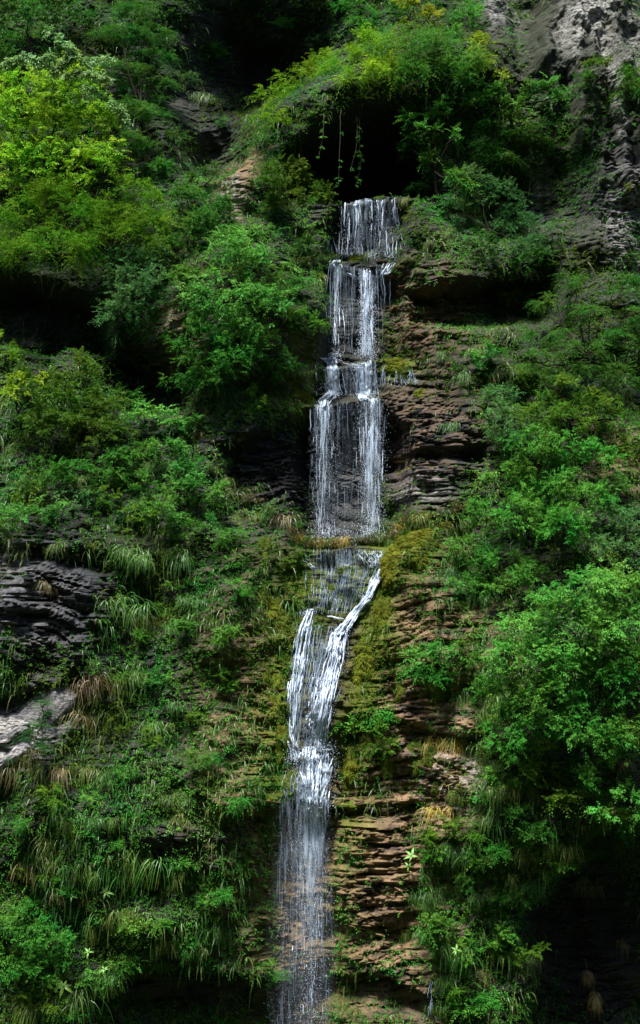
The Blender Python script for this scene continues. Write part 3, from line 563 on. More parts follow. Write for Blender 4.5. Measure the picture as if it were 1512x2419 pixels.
# small shrubs: a few shapes, copied over the slopes
def children_copy(proto, loc, rot, sc):
    o = proto.copy(); COL.objects.link(o); o.location = [float(c) for c in loc]; o.rotation_euler = (0, 0, rot); o.scale = (sc, sc, sc)
    for ch in list(proto.children):
        c = ch.copy(); COL.objects.link(c); c.parent = o
    return o
PROTO = {}
def small_shrub(colr, sty, variant):
    key = (colr, sty, variant)
    if key not in PROTO:
        rs = np.random.default_rng(abs(hash((len(colr), len(sty), variant * 31 + ord(colr[0])))) % 10000); lb = [(np.array([rs.normal(0, .22), -.22 + rs.normal(0, .05), .12 + rs.normal(0, .14)]), (rs.uniform(.2, .34), .2, rs.uniform(.16, .26))) for _ in range(3)]
        fo = crown_geo(lb, sty, rs, 2.6).build('foliage', M[colr])
        b = MB()
        for c, rad in lb: v, t = tubes(limb_pts(np.array([0, .15, -.1]), c, 6, rs)[None], np.linspace(.02, .006, 6)[None], 4); b.add(v, t, 0)
        PROTO[key] = (fo, b.build('stem', M['bark'], True))
    return PROTO[key]
LOOKS = {'mid': 'green', 'lush': 'fresh green', 'blue': 'blue-green', 'olive': 'olive', 'bright': 'yellow-green', 'dark': 'dark green'}
SH = [(460, 660), (430, 1010), (350, 1000), (300, 960), (330, 1160), (250, 1210), (120, 1220), (60, 1190), (20, 1240), (400, 1270), (480, 1250), (540, 1270), (330, 1250), (420, 1390), (380, 1450), (330, 1500), (450, 1480), (300, 1600), (380, 1620), (440, 1700),
      (350, 1750), (270, 1730), (480, 1800), (300, 1850), (220, 1900), (130, 1880), (60, 1950), (180, 1990), (270, 2000), (350, 2070), (420, 2050), (150, 2100), (60, 2060), (240, 2180), (320, 2200), (400, 2180), (200, 2330), (300, 2280), (70, 2360), (160, 2390), (450, 2250), (520, 2120),
      (560, 1400), (530, 1500), (520, 1620), (560, 1900), (590, 2050), (640, 2300), (1090, 1400), (1100, 1560), (1050, 1600), (1150, 1770), (1200, 1850), (1290, 1830), (1330, 1900), (1130, 1900), (1080, 1960), (1240, 1960), (1170, 2020), (1290, 2040), (1360, 1830), (1110, 2100), (1200, 2130),
      (1040, 2180), (1090, 2260), (1150, 2230), (1210, 2260), (1060, 2350), (1130, 2370), (1010, 2010), (1380, 2010), (1420, 1960), (870, 1700), (880, 1760), (1010, 1560), (1200, 720), (1130, 600), (1290, 640), (1160, 870), (1230, 900), (700, 690), (690, 760), (660, 900),
      (600, 960), (720, 600), (560, 560), (400, 400), (420, 360), (470, 450), (540, 300), (440, 190), (520, 130), (560, 40), (690, 60), (750, 110), (610, 350), (1240, 420), (1300, 580), (1250, 640), (1490, 1080), (1450, 1180), (1500, 620)]
for i, (u, v) in enumerate(SH):
    r = np.random.default_rng(900 + i)
    if v < 700: colr = r.choice(['dark', 'mid', 'mid', 'blue'])
    elif u > 1100: colr = r.choice(['lush', 'mid', 'mid', 'olive'])
    else: colr = r.choice(['mid', 'olive', 'olive', 'lush', 'mid'])
    sty = r.choice(['small', 'fine', 'fine'] if v > 1250 else ['small', 'fine', 'broad']); fo, st = small_shrub(str(colr), str(sty), int(r.integers(2)))
    root = empty('low_shrub', P(u, v)); obj('foliage', fo, root); obj('stem', st, root)
    k = r.uniform(.45, .85) if (v > 1250 and u < 700) else r.uniform(.7, 1.3); root.scale = (k * r.uniform(.9, 1.4), k, k); root.rotation_euler = (0, 0, r.normal(0, .4))
    later(root, ('small-leaved ' if sty != 'broad' else 'broad-leaved ') + LOOKS[str(colr)], 'low shrub', 'shrub', 'low shrubs on the cliff', u, v)

# ------------------------------------------------------------------ grass tufts
def tuft_mesh(colr, seed, kind):
    rs = np.random.default_rng(seed); n = 150
    cl = rs.normal(0, 1, (5, 3)) * np.array([.17, .05, .07]); p0 = cl[rs.integers(0, 5, n)] + rs.normal(0, 1, (n, 3)) * np.array([.06, .04, .04]); an = rs.uniform(-1, 1, n) * 1.3
    up = rs.uniform(.2, 1.0, n) if kind == 'droop' else rs.uniform(.8, 1.6, n)
    d = np.stack([np.sin(an) * .8, -np.cos(an) * .75 - .1, up], 1)
    L = rs.uniform(.22, 1.0, n) ** 1.2 * (.75 if kind == 'droop' else .55); dr = rs.uniform(.7, 1.25, n) if kind == 'droop' else rs.uniform(.1, .6, n)
    v, t, a = blades(p0, d, L, rs.uniform(.009, .017, n), 5, dr, rs, np.clip(rs.beta(1.3, 2.2, n), 0, 1))
    b = MB(); b.add(v, t, a); return b.build('grass_tuft', M[colr])
TM = {}
def tuft(u, v, Lpx, colr, kind='droop', idx=0, look=None):
    key = (colr, kind, idx % 4)
    if key not in TM: TM[key] = tuft_mesh(colr, 50 + idx % 4 + 10 * len(TM), kind)
    r = np.random.default_rng(idx + 77); p = P(u, v, .03); o = obj('grass_tuft', TM[key], loc=p)
    k = Lpx * px(p) / .80; o.scale = (k * r.uniform(.85, 1.35), k * .85, k); o.rotation_euler = (0, r.normal(0, .12), r.normal(0, .45))
    size = 'long' if Lpx > 66 else 'short' if Lpx < 46 else 'mid-sized'
    cw = {'grass_green': 'green', 'grass_yellow': 'yellow-green', 'grass_dry': 'dry brown', 'grass_golden': 'golden'}[colr]
    later(o, f'{size} {"drooping" if kind == "droop" else "upright"} {cw}', 'grass tuft', 'grass tuft', 'grass tufts on the cliff', u, v); return o
RO = {1: (0, 0), 2: (1183, 0), 3: (0, 1000), 4: (1183, 1000), 5: (0, 2000), 6: (1183, 2000), 7: (0, 2812), 8: (1183, 2812)}
def RC(r, x, y): ox, oy = RO[r]; return ox * .6345 + .5036 * x, oy * .6345 + .5036 * y
g, y, d, au = 'grass_green', 'grass_yellow', 'grass_dry', 'grass_golden'
TU = {1: [(850, 370, 110, g), (920, 460, 110, g), (1215, 560, 120, g), (840, 740, 110, g), (1110, 780, 80, d), (1010, 830, 70, d)],
      2: [(620, 1095, 90, y), (520, 1150, 80, y), (1070, 460, 70, g), (240, 1190, 90, y), (180, 1195, 80, y), (410, 940, 70, y), (1080, 800, 70, d)],
      3: [(1470, 60, 140, y), (1420, 180, 80, g), (1160, 370, 120, g), (1230, 560, 90, y), (1330, 560, 110, y), (1340, 430, 100, g), (680, 940, 130, g), (760, 930, 120, g), (830, 930, 100, g), (930, 775, 80, d), (1050, 1000, 110, y), (1110, 1050, 140, y), (1180, 1100, 140, d), (1240, 1150, 130, y), (1310, 1180, 120, d),
          (1000, 930, 80, y), (650, 1190, 90, g), (230, 1190, 90, y), (1060, 900, 80, g), (1400, 480, 90, y), (540, 990, 90, g), (1130, 1160, 110, y)],
      4: [(650, 480, 130, g), (690, 500, 110, g), (740, 385, 110, y), (860, 480, 110, y), (590, 400, 80, g), (800, 360, 100, d), (930, 240, 110, d), (850, 300, 110, y), (630, 740, 90, g), (970, 20, 90, d), (430, 1195, 90, d), (380, 1220, 80, d), (490, 1165, 90, y), (650, 1200, 100, y), (720, 1110, 80, y), (530, 1160, 80, au), (1270, 740, 80, d), (1460, 1040, 90, d)],
      5: [(600, 80, 150, g), (660, 110, 130, g), (790, 100, 160, g), (850, 90, 150, g), (530, 320, 190, g), (600, 360, 160, g), (660, 400, 190, y), (740, 420, 180, y), (800, 430, 110, g), (430, 670, 190, d), (380, 760, 190, y), (330, 830, 150, d), (540, 840, 140, g), (480, 850, 110, y), (720, 890, 120, g), (780, 880, 90, y), (270, 40, 100, y), (420, 50, 110, y), (510, 1110, 120, g), (820, 1020, 90, y),
          (60, 1080, 150, d), (150, 1020, 150, d), (100, 1060, 150, y), (205, 225, 90, d), (880, 300, 110, g), (620, 650, 150, g), (560, 690, 140, y), (880, 640, 100, g), (810, 790, 90, g), (690, 950, 90, g), (410, 1100, 110, y), (1000, 1060, 80, y), (260, 1090, 120, y)],
      6: [(60, 20, 80, y), (120, 15, 90, au), (330, 5, 90, y), (680, 70, 130, y), (640, 110, 130, y), (620, 160, 110, g), (770, 250, 120, g), (720, 270, 110, g), (490, 640, 90, y), (660, 650, 110, y), (690, 740, 130, g), (600, 960, 130, au), (530, 965, 100, au), (560, 950, 120, au), (310, 970, 90, y), (820, 640, 150, g), (790, 700, 140, g), (840, 760, 140, g), (1250, 920, 110, d), (1180, 900, 100, y), (870, 1060, 120, g), (820, 1090, 150, g), (900, 1130, 130, g),
          (840, 1190, 140, g), (660, 1200, 110, y), (1440, 1070, 100, d), (770, 830, 130, g), (1260, 1060, 100, y), (600, 560, 90, d), (530, 360, 70, g), (780, 960, 120, g)],
      7: [(600, 470, 200, g), (660, 480, 190, y), (560, 530, 170, g), (700, 500, 120, g), (350, 530, 140, g), (400, 540, 120, y), (270, 650, 90, d), (520, 740, 130, y), (590, 740, 130, y), (340, 830, 130, g), (430, 810, 120, y), (1030, 810, 130, g), (980, 820, 110, g), (490, 100, 110, g), (840, 560, 110, y), (890, 580, 110, g), (800, 210, 120, g), (840, 300, 100, y), (330, 320, 90, y), (460, 300, 90, g), (530, 300, 90, y), (370, 400, 110, g), (230, 410, 120, y), (720, 890, 120, y), (450, 1030, 130, g), (510, 1050, 130, g),
          (350, 1130, 160, g), (270, 1180, 150, g), (150, 1180, 160, y), (190, 500, 120, y), (120, 520, 140, d), (260, 90, 140, d), (180, 60, 130, y), (920, 900, 90, y), (840, 890, 80, g), (650, 1000, 90, y), (60, 900, 90, g), (210, 930, 110, g)],
      8: [(560, 260, 120, au), (650, 190, 110, y), (800, 290, 120, y), (640, 430, 120, g), (690, 450, 130, g), (600, 420, 100, g), (690, 600, 110, g), (620, 600, 110, y), (560, 640, 130, g), (950, 590, 140, y), (1000, 610, 120, g), (1280, 610, 130, d), (1240, 580, 120, y), (900, 920, 130, g), (950, 960, 110, g), (620, 890, 150, g), (670, 920, 150, g), (850, 640, 110, y), (450, 660, 100, g), (510, 700, 100, g), (500, 830, 100, g), (440, 830, 90, y), (1430, 870, 100, d), (760, 660, 90, g), (820, 60, 150, g), (790, 130, 130, g),
          (860, 160, 120, y), (950, 150, 110, y), (1190, 440, 100, y), (1000, 460, 110, y), (760, 1010, 110, d), (1010, 950, 100, d), (590, 1050, 110, g), (840, 760, 90, g), (540, 1180, 100, g), (1090, 420, 100, y)]}
k = 0
for rg, L in TU.items():
    for (x, yy, Lp, c) in L:
        u, v = RC(rg, x, yy); tuft(u, v, Lp * .5036, c, 'droop' if (k % 5 or rg in (7, 8)) else 'up', k); k += 1
for (u, v, Lp, c) in [(700, 1283, 40, au), (725, 1286, 36, d), (750, 1287, 38, au), (775, 1285, 34, y), (805, 1283, 40, d), (835, 1284, 36, y), (858, 1283, 34, d), (882, 1280, 38, y), (675, 1270, 44, d), (715, 1281, 30, y), (790, 1287, 32, au), (820, 1286, 30, au), (905, 1276, 45, y), (930, 1265, 48, d), (955, 1245, 46, au), (1010, 1225, 45, au), (1060, 1205, 44, d), (1100, 1195, 44, y), (735, 612, 40, y), (715, 625, 44, y), (760, 615, 36, g)]:
    tuft(u, v, Lp * 1.55, c, 'up', k); k += 1

# ------------------------------------------------------------------ moss cushions
def moss_mesh(colr, seed):
    rs = np.random.default_rng(seed); nu, nv = 44, 24; th = np.linspace(0, 2 * math.pi, nu, endpoint=False); ph = np.linspace(.05, math.pi - .05, nv)
    T, Ph = np.meshgrid(th, ph); d = np.stack([np.sin(Ph) * np.cos(T), np.sin(Ph) * np.sin(T), np.cos(Ph)], -1)
    rr = .40 + .95 * fbm(d[..., 0] * 1.8 + 9 + d[..., 1] * .7, d[..., 2] * 2.6 + seed + d[..., 1] * .9, seed, 4); rr = rr + .16 * (fbm(d[..., 0] * 7 + d[..., 1] * 5, d[..., 2] * 7 + seed, seed + 5, 3) - .5); v = d * rr[..., None] * .5
    i = np.arange(nu * nv).reshape(nv, nu); q = np.stack([i[:-1], np.roll(i, -1, 1)[:-1], np.roll(i, -1, 1)[1:], i[:-1], np.roll(i, -1, 1)[1:], i[1:]], -1).reshape(-1, 3)
    b = MB(); b.add(v, q, rs.uniform(.05, .6, len(q)))
    n = 2200; dd = nrm(rs.normal(0, 1, (n, 3)) + np.array([0, -.4, .2])); i_t = np.clip((np.arctan2(dd[:, 1], dd[:, 0]) % (2 * math.pi)) / (2 * math.pi) * nu, 0, nu - 1).astype(int); i_p = np.clip(np.arccos(dd[:, 2]) / math.pi * nv, 0, nv - 1).astype(int)
    p0 = v[i_p, i_t] + rs.normal(0, .02, (n, 3)); vv, t, a = blades(p0, dd + np.array([0, -.1, .1]), rs.uniform(.03, .10, n), np.full(n, .028), 1, np.full(n, .5), rs, rs.uniform(.2, 1, n)); b.add(vv, t, a)
    return b.build('moss_cushion', M[colr])
MOSS = [(965, 1290, 30, 24, 'moss'), (995, 1272, 30, 20, 'moss'), (1018, 1290, 20, 16, 'moss_dark'), (940, 1312, 26, 26, 'moss'), (975, 1315, 24, 18, 'moss'), (1010, 1262, 24, 13, 'moss'),  (950, 1275, 20, 14, 'moss_dark'), (925, 1345, 26, 40, 'moss'), (985, 1325, 26, 18, 'moss'), (652, 1620, 15, 26, 'moss'), (646, 1665, 17, 26, 'moss'), (655, 1705, 16, 24, 'moss_dark'), (664, 1745, 18, 28, 'moss'), (655, 1785, 15, 24, 'moss'), (632, 1690, 12, 22, 'moss_dark'), (622, 1600, 14, 34, 'moss'), (640, 1440, 30, 36, 'moss'), (665, 1470, 24, 26, 'moss_dark'),
        (610, 1415, 22, 40, 'moss_dark'), (625, 1300, 16, 34, 'moss_dark'), (870, 1550, 34, 45, 'moss'), (855, 1590, 24, 30, 'moss'), (905, 1460, 22, 50, 'moss'), (890, 1420, 18, 34, 'moss_dark'), (835, 1810, 26, 36, 'moss'), (815, 1845, 18, 26, 'moss_dark'), (870, 1760, 22, 36, 'moss_dark'), (915, 1790, 14, 44, 'moss_dark'), (985, 1790, 22, 40, 'moss_dark'), (1015, 1790, 20, 24, 'moss_dark'),
        (1040, 1850, 22, 26, 'moss_dark'), (625, 1940, 22, 34, 'moss_dark'), (780, 1960, 12, 50, 'moss_dark'), (690, 940, 30, 26, 'moss'), (715, 945, 20, 22, 'moss'), (930, 865, 40, 18, 'moss'), (960, 880, 22, 16, 'moss_dark'), (995, 930, 16, 12, 'moss'), (1030, 1600, 40, 46, 'moss_dark'), (1080, 1640, 26, 30, 'moss_dark'), (770, 1390, 30, 14, 'moss_dark'), (800, 1415, 36, 14, 'moss_dark'),
        (860, 612, 40, 10, 'moss'), (830, 1350, 30, 14, 'moss_dark'), (1040, 1240, 34, 12, 'moss'), (690, 1860, 18, 34, 'moss_dark'), (800, 470, 12, 7, 'moss_dark'), (850, 472, 20, 7, 'moss_dark'), (900, 470, 18, 8, 'moss_dark'), (950, 1620, 18, 36, 'moss_dark'), (1490, 440, 12, 10, 'moss_dark'), (740, 885, 30, 14, 'moss_dark')]
MM = {c: [moss_mesh(c, s) for s in (11, 12, 13)] for c in ('moss', 'moss_dark')}
for i, (u, v, ru, rv, c) in enumerate(MOSS):
    r = np.random.default_rng(i + 600); p = P(u, v); s = px(p); o = obj('moss_cushion', MM[c][i % 3], loc=p + np.array([0, .05, 0]))
    o.scale = (ru * s * 2.3, min(ru, rv) * s * 1.3, rv * s * 2.2); o.rotation_euler = (0, r.normal(0, .08) , 0)
    later(o, ('yellow-green ' if c == 'moss' else 'dark green ') + ('tall' if rv > 1.4 * ru else 'flat' if ru > 1.6 * rv else 'round'), 'moss cushion', 'moss', 'moss cushions beside the falls', u, v)

# ------------------------------------------------------------------ seedlings with five large lime leaves
def star_leaf(seed):
    rs = np.random.default_rng(seed); K = 6; t = np.linspace(0, 1, K + 1); w = .26 * np.sin(np.clip(t * 1.02, 0, 1) ** .8 * math.pi) ** .8 + .012; x = t
    z = .12 * np.sin(t * 2.4) - .16 * t ** 2
    v = []
    for i in range(K + 1): v += [(x[i], -w[i] * .5, z[i] + .03), (x[i], 0, z[i] - .012), (x[i], w[i] * .5, z[i] + .03)]
    q = []
    for i in range(K): a = i * 3; q += [(a, a + 3, a + 4), (a, a + 4, a + 1), (a + 1, a + 4, a + 5), (a + 1, a + 5, a + 2)]
    b = MB(); b.add(v, q, np.tile(rs.uniform(.2, .8, 4), K)); return b.build('leaf', M['star'], True)
SL = [star_leaf(i) for i in range(3)]
vst, tst = tubes(np.array([[(0, .42, -.22), (0, .15, -.10), (0, -.04, .01)]]), np.array([[.008, .006, .004]]), 5); STEM = mesh('stem', vst, tst, M['bark'], smooth=True)
for i, (u, v, sz, lab) in enumerate([(249, 2108, 33, 'large lime seedling with outspread leaves on the left slope'), (169, 2117, 24, 'small lime seedling just left of the largest one'), (209, 2249, 22, 'lime seedling halfway between the larger pair and the bottom corner'), (247, 2290, 20, 'smallest lime seedling beside a green grass tuft low on the left slope'),
                                (151, 2331, 36, 'broad-leaved lime seedling near the bottom left'), (106, 2328, 28, 'pale seedling at the far left of the bottom pair'), (972, 2022, 30, 'bright lime seedling at the edge of the brown layered wall'), (964, 2046, 18, 'little lime sprig tucked under the bright wall seedling'), (1078, 2245, 24, 'lime seedling among long grass on the lower right slope')]):
    p = P(u, v, .5 if v > 2200 else .3); root = empty('lime_seedling', p); r = np.random.default_rng(i + 40); obj('stem', STEM, root)
    for k5 in range(6 if i in (0, 4, 6) else 5):
        o = obj('leaf', SL[k5 % 3], root); an = k5 * 2 * math.pi / 5.5 + r.normal(0, .22); s = sz * .66 * px(p) * r.uniform(.7, 1.2)
        o.scale = (s, s, s); o.rotation_euler = (Matrix.Rotation(R(52), 3, 'X') @ Matrix.Rotation(an, 3, 'Z') @ Matrix.Rotation(r.normal(.1, .15), 3, 'Y')).to_euler()
    tag(root, lab, 'seedling', 'lime seedlings on the cliff')

# ------------------------------------------------------------------ vines, roots, hanging dry clumps
def hang(name, pts, r0, mat, label, cat, leafy=0, col='mid', off=.5, seed=1, group=None, side=0):
    rs = np.random.default_rng(seed); q = np.array(pts, float); m = 22; tt = np.linspace(0, len(q) - 1, m); uu = np.interp(tt, range(len(q)), q[:, 0]) + np.cumsum(rs.normal(0, .7, m)); vv = np.interp(tt, range(len(q)), q[:, 1])
    top = P(*pts[0]); dep = np.full(m, top[1] - CAM[1] - off)
    if side: dep = surf(uu, vv)[:, 1] - CAM[1] - .06
    W3 = CAM + ray(uu, vv) * dep[:, None]; root = empty(name, top); base = np.array(root.location)
    W3[0] = top; v, t = tubes((W3 - base)[None], np.linspace(r0, r0 * .4, m)[None], 5); b = MB(); b.add(v, t, .3); obj('stem', b.build('stem', M[mat], True), root)
    if leafy:
        b = MB(); w = rs.integers(2, m, leafy); v, t, a_ = sprays(W3[w] - base, rs.normal(0, .6, (leafy, 3)) + np.array([0, -.3, -.2]), np.full(leafy, .12), 5, .085, .045, rs, .3); b.add(v, t, a_); obj('foliage', b.build('foliage', M[col]), root)
    tag(root, label, cat, group); return root
hang('hanging_vine', [(765, 270), (762, 320), (752, 372)], .010, 'root', 'thin vine curling down at the cave mouth, leftmost of the hanging vines', 'vine', 10, seed=1)
hang('hanging_vine', [(806, 255), (803, 330), (800, 440)], .008, 'root', 'very thin straight vine hanging into the black cave', 'vine', 8, seed=2)
hang('hanging_vine', [(842, 270), (846, 320), (840, 370), (828, 405)], .012, 'root', 'leafy vine bending left above the topmost curtain of water', 'vine', 8, seed=3)
hang('hanging_vine', [(848, 270), (850, 340), (853, 390), (842, 436)], .009, 'root', 'longest leafy vine hanging in the black cave', 'vine', 24, 'mid', seed=4)
hang('hanging_vine', [(1060, 185), (1058, 240), (1062, 265)], .010, 'root', 'short vine dangling under the leafy brow above the branched tree', 'vine', 14, seed=5)
hang('hanging_vine', [(1093, 215), (1092, 245), (1075, 265), (1060, 268)], .012, 'root', 'looped vine under the right end of the leafy brow', 'vine', 3, seed=6)
hang('hanging_vine', [(1202, 395), (1207, 420), (1206, 455)], .011, 'root', 'pale bare vine hanging in the shade below the layered dark tree', 'vine', 3, seed=7)
hang('hanging_vine', [(1258, 360), (1256, 420), (1250, 470)], .010, 'root', 'pale bare vine beside the narrow rock pillar', 'vine', 3, seed=8)
hang('bare_root', [(20, 640), (45, 680), (60, 730), (50, 790)], .018, 'root', 'crooked grey root in the rooty dark cave, nearest the picture edge', 'root', seed=9, off=.2, side=1)
hang('bare_root', [(100, 640), (102, 690), (120, 730), (112, 762)], .022, 'root', 'thick forked grey root hanging down the rooty dark cave', 'root', seed=10, off=.2, side=1)
hang('bare_root', [(130, 650), (116, 700), (70, 745), (18, 760)], .014, 'root', 'slanting grey root crossing the rooty dark cave', 'root', seed=11, off=.2, side=1)
hang('bare_root', [(1390, 620), (1410, 660), (1360, 700)], .02, 'root', 'grey branch crossing behind the layered pine top', 'branch', seed=12, off=.3)
hang('bare_root', [(1240, 745), (1225, 760), (1190, 765), (1170, 790)], .016, 'root', 'bare grey twig reaching over the shaded ledge', 'branch', seed=13, off=.4)
for i, (u, v, rp, lab) in enumerate([(1387, 2300, 17, 'upper hanging dry clump in the black lower hollow'), (1405, 2352, 20, 'lower hanging dry clump with frayed brown tail')]):
    rs = np.random.default_rng(i + 5); p = P(u, v, .3); s = rp * px(p); root = empty('dry_clump', p); n = 420; dd = nrm(rs.normal(0, 1, (n, 3)) + np.array([0, -.2, .25]))
    v_, t_, a_ = blades(dd * s * .35 * rs.uniform(.2, 1, (n, 1)), dd + np.array([0, 0, .3]), rs.uniform(.5, 1.3, n) * s, np.full(n, .014), 4, rs.uniform(.7, 1.6, n), rs, rs.uniform(.2, 1, n)); b = MB(); b.add(v_, t_, a_); obj('dry_blades', b.build('dry_blades', M['grass_dry']), root, kind='stuff')
    vs, ts = tubes(np.array([[(0, .35, s * 1.6), (.01, .1, s * 1.2), (0, 0, 0)]]), np.array([[.012, .01, .008]]), 5); obj('stalk', mesh('stalk', vs, ts, M['root'], smooth=True), root)
    tag(root, lab, 'dry plant')

# ------------------------------------------------------------------ ground cover: what nobody could count
def scatter(n, rs, dens):
    core = (np.abs(gx) < 10.7).nonzero()[0]; cz = ((gz > -1.5) & (gz < 31.5)).nonzero()[0]
    i = rs.uniform(core[0], core[-1] - 1, n); j = rs.uniform(cz[0], cz[-1] - 1, n); x = np.interp(i, np.arange(len(gx)), gx); z = np.interp(j, np.arange(len(gz)), gz)
    yy_ = fy(x, z); u, v = project(x, yy_, z); ok = (u > -230) & (u < W + 230) & (v > -40) & (v < H + 40); x, z, yy_, u, v = x[ok], z[ok], yy_[ok], u[ok], v[ok]
    keep = rs.uniform(0, 1, len(x)) < dens(u, v, x, z) * np.where((u < -40) | (u > W + 40), .6, 1); x, z, yy_, u, v = x[keep], z[keep], yy_[keep], u[keep], v[keep]
    ii = np.clip(np.searchsorted(gx, x), 0, len(gx) - 1); jj = np.clip(np.searchsorted(gz, z), 0, len(gz) - 1)
    nr = nrm(np.stack([np.clip(dYdx[jj, ii], -2, 2), -np.ones(len(x)), np.clip(dYdz[jj, ii], -1.2, 2)], 1))
    return np.stack([x, yy_, z], 1), nr, u, v
rs = np.random.default_rng(21)
def dens_leaf(u, v, x, z): return np.clip(veg(u, v) * 1.15 * sm(.34, .50, fbm(x * 1.3, z * 1.3, 210, 3) + .30 * veg(u, v) - .06), 0, 1)
pts, nr, u, v = scatter(155000, rs, dens_leaf)
sp = fbm(pts[:, 0] * .5, pts[:, 2] * .5, 220, 3) + rs.normal(0, .05, len(pts)) + np.where(u > 1100, .06, -.03)
for lo, hi, colr, nm in ((-1, .42, 'olive', 'ground_cover'), (.42, .52, 'mid', 'ground_cover'), (.52, 2, 'lush', 'ground_cover')):
    k_ = (sp >= lo) & (sp < hi); q = pts[k_]; n = len(q); b = MB()
    dd = nr[k_] * .7 + rs.normal(0, .6, (n, 3)) + np.array([0, 0, .15])
    vv, t, a_ = sprays(q - nr[k_] * .02, dd, rs.uniform(.10, .26, n), 5, .066, .036, rs, .35, tint=np.clip(fbm(q[:, 0] * 1.1, q[:, 2] * 1.1, 230, 2) + rs.normal(0, .15, n), 0, 1)); b.add(vv, t, a_)
    o = obj(nm, b.build(nm, M[colr]), kind='stuff'); o['label'] = {'olive': 'olive creeping leaves covering the ledges', 'mid': 'green creeping leaves covering the slopes', 'lush': 'fresh green creeping leaves covering the banks'}[colr]; o['category'] = 'ground cover'
def dens_grass(u, v, x, z): return np.clip(veg(u, v) * sm(.36, .58, fbm(x * .9 + 5, z * .9, 310, 3)) * np.where(v > 900, np.where((u < 700) & (v > 1250), 1.5, 1), .35), 0, 1)
pts, nr, u, v = scatter(22000, rs, dens_grass); n = len(pts)
for c, sel in (('grass_green', rs.uniform(0, 1, n) < .62), ('grass_yellow', None)):
    if sel is not None: first = sel
    else: sel = ~first
    q = np.repeat(pts[sel], 5, 0); m = len(q); dd = np.repeat(nr[sel], 5, 0) * .6 + rs.normal(0, .35, (m, 3)) + np.array([0, -.1, .55])
    vv, t, a_ = blades(q + rs.normal(0, .03, (m, 3)), dd, rs.uniform(.18, .5, m), rs.uniform(.01, .018, m), 3, rs.uniform(.4, 1.2, m), rs, rs.beta(1.3, 2.4, m)); b = MB(); b.add(vv, t, a_)
    o = obj('grass', b.build('grass', M[c]), kind='stuff'); o['label'] = 'short green grass growing over the slopes' if c == 'grass_green' else 'short yellowing grass growing over the slopes'; o['category'] = 'grass'

# ------------------------------------------------------------------ the falls
def seg_tubes(path3, r0, rs, b, lo=.25, hi=1.0, sides=4, k=9, bias=1.0):
    """short pieces of water running along each path (n, m, 3)"""
    n, m, _ = path3.shape; a0 = -.15 + 1.1 * rs.uniform(0, 1, n) ** bias; ln = rs.uniform(lo, hi, n); s = np.clip(a0[:, None] + ln[:, None] * np.linspace(0, 1, k)[None], 0, 1) * (m - 1)
    i = np.clip(s.astype(int), 0, m - 2); f = (s - i)[..., None]; ar = np.arange(n)[:, None]
    p = path3[ar, i] * (1 - f) + path3[ar, i + 1] * f + rs.normal(0, .006, (n, k, 3))
    prof = np.sin(np.linspace(.06, .97, k) * math.pi) ** .6
    v, t = tubes(p, r0[:, None] * prof[None] * rs.uniform(.6, 1.3, (n, k)), sides); b.add(v, t, .5)
def cling(poly, hw, n, r, rs, b, lo=.08, hi=.35, out=(.03, .16), m=60, wig=.35):
    q = np.array(poly, float); tt = np.linspace(0, len(q) - 1, m); cu = np.interp(tt, range(len(q)), q[:, 0]); cv = np.interp(tt, range(len(q)), q[:, 1]); wd = np.interp(tt, np.linspace(0, len(q) - 1, len(hw)), hw)
    NL = 17; lanes = np.linspace(-1, 1, NL); uu = cu[None] + lanes[:, None] * wd[None]; S = surf(uu.ravel(), np.broadcast_to(cv, uu.shape).ravel()).reshape(NL, m, 3)
    dep = S[..., 1] - CAM[1]; dp = np.pad(dep, ((0, 0), (4, 4)), 'edge'); dep = np.min(np.stack([dp[:, j:j + m] for j in range(2, 7)]), 0); dp = np.pad(dep, ((0, 0), (4, 4)), 'edge'); dep = np.minimum(dep, sum(dp[:, j:j + m] for j in range(9)) / 9)
    o = np.clip(rs.normal(0, .5, n), -1, 1); li = (o + 1) / 2 * (NL - 1); l0 = np.clip(li.astype(int), 0, NL - 2); f = (li - l0)[:, None]
    u_ = cu[None] + o[:, None] * wd[None] + wd[None] * wig * (vnoise(np.arange(m)[None] * .09 + o[:, None] * 2, np.arange(n)[:, None] * .37, int(rs.integers(999))) - .5)
    dd = dep[l0] * (1 - f) + dep[l0 + 1] * f - rs.uniform(out[0], out[1], n)[:, None]
    p = CAM + ray(u_, np.broadcast_to(cv, u_.shape)) * dd[..., None]
    seg_tubes(p, rs.uniform(r[0], r[1], n), rs, b, lo, hi); return S
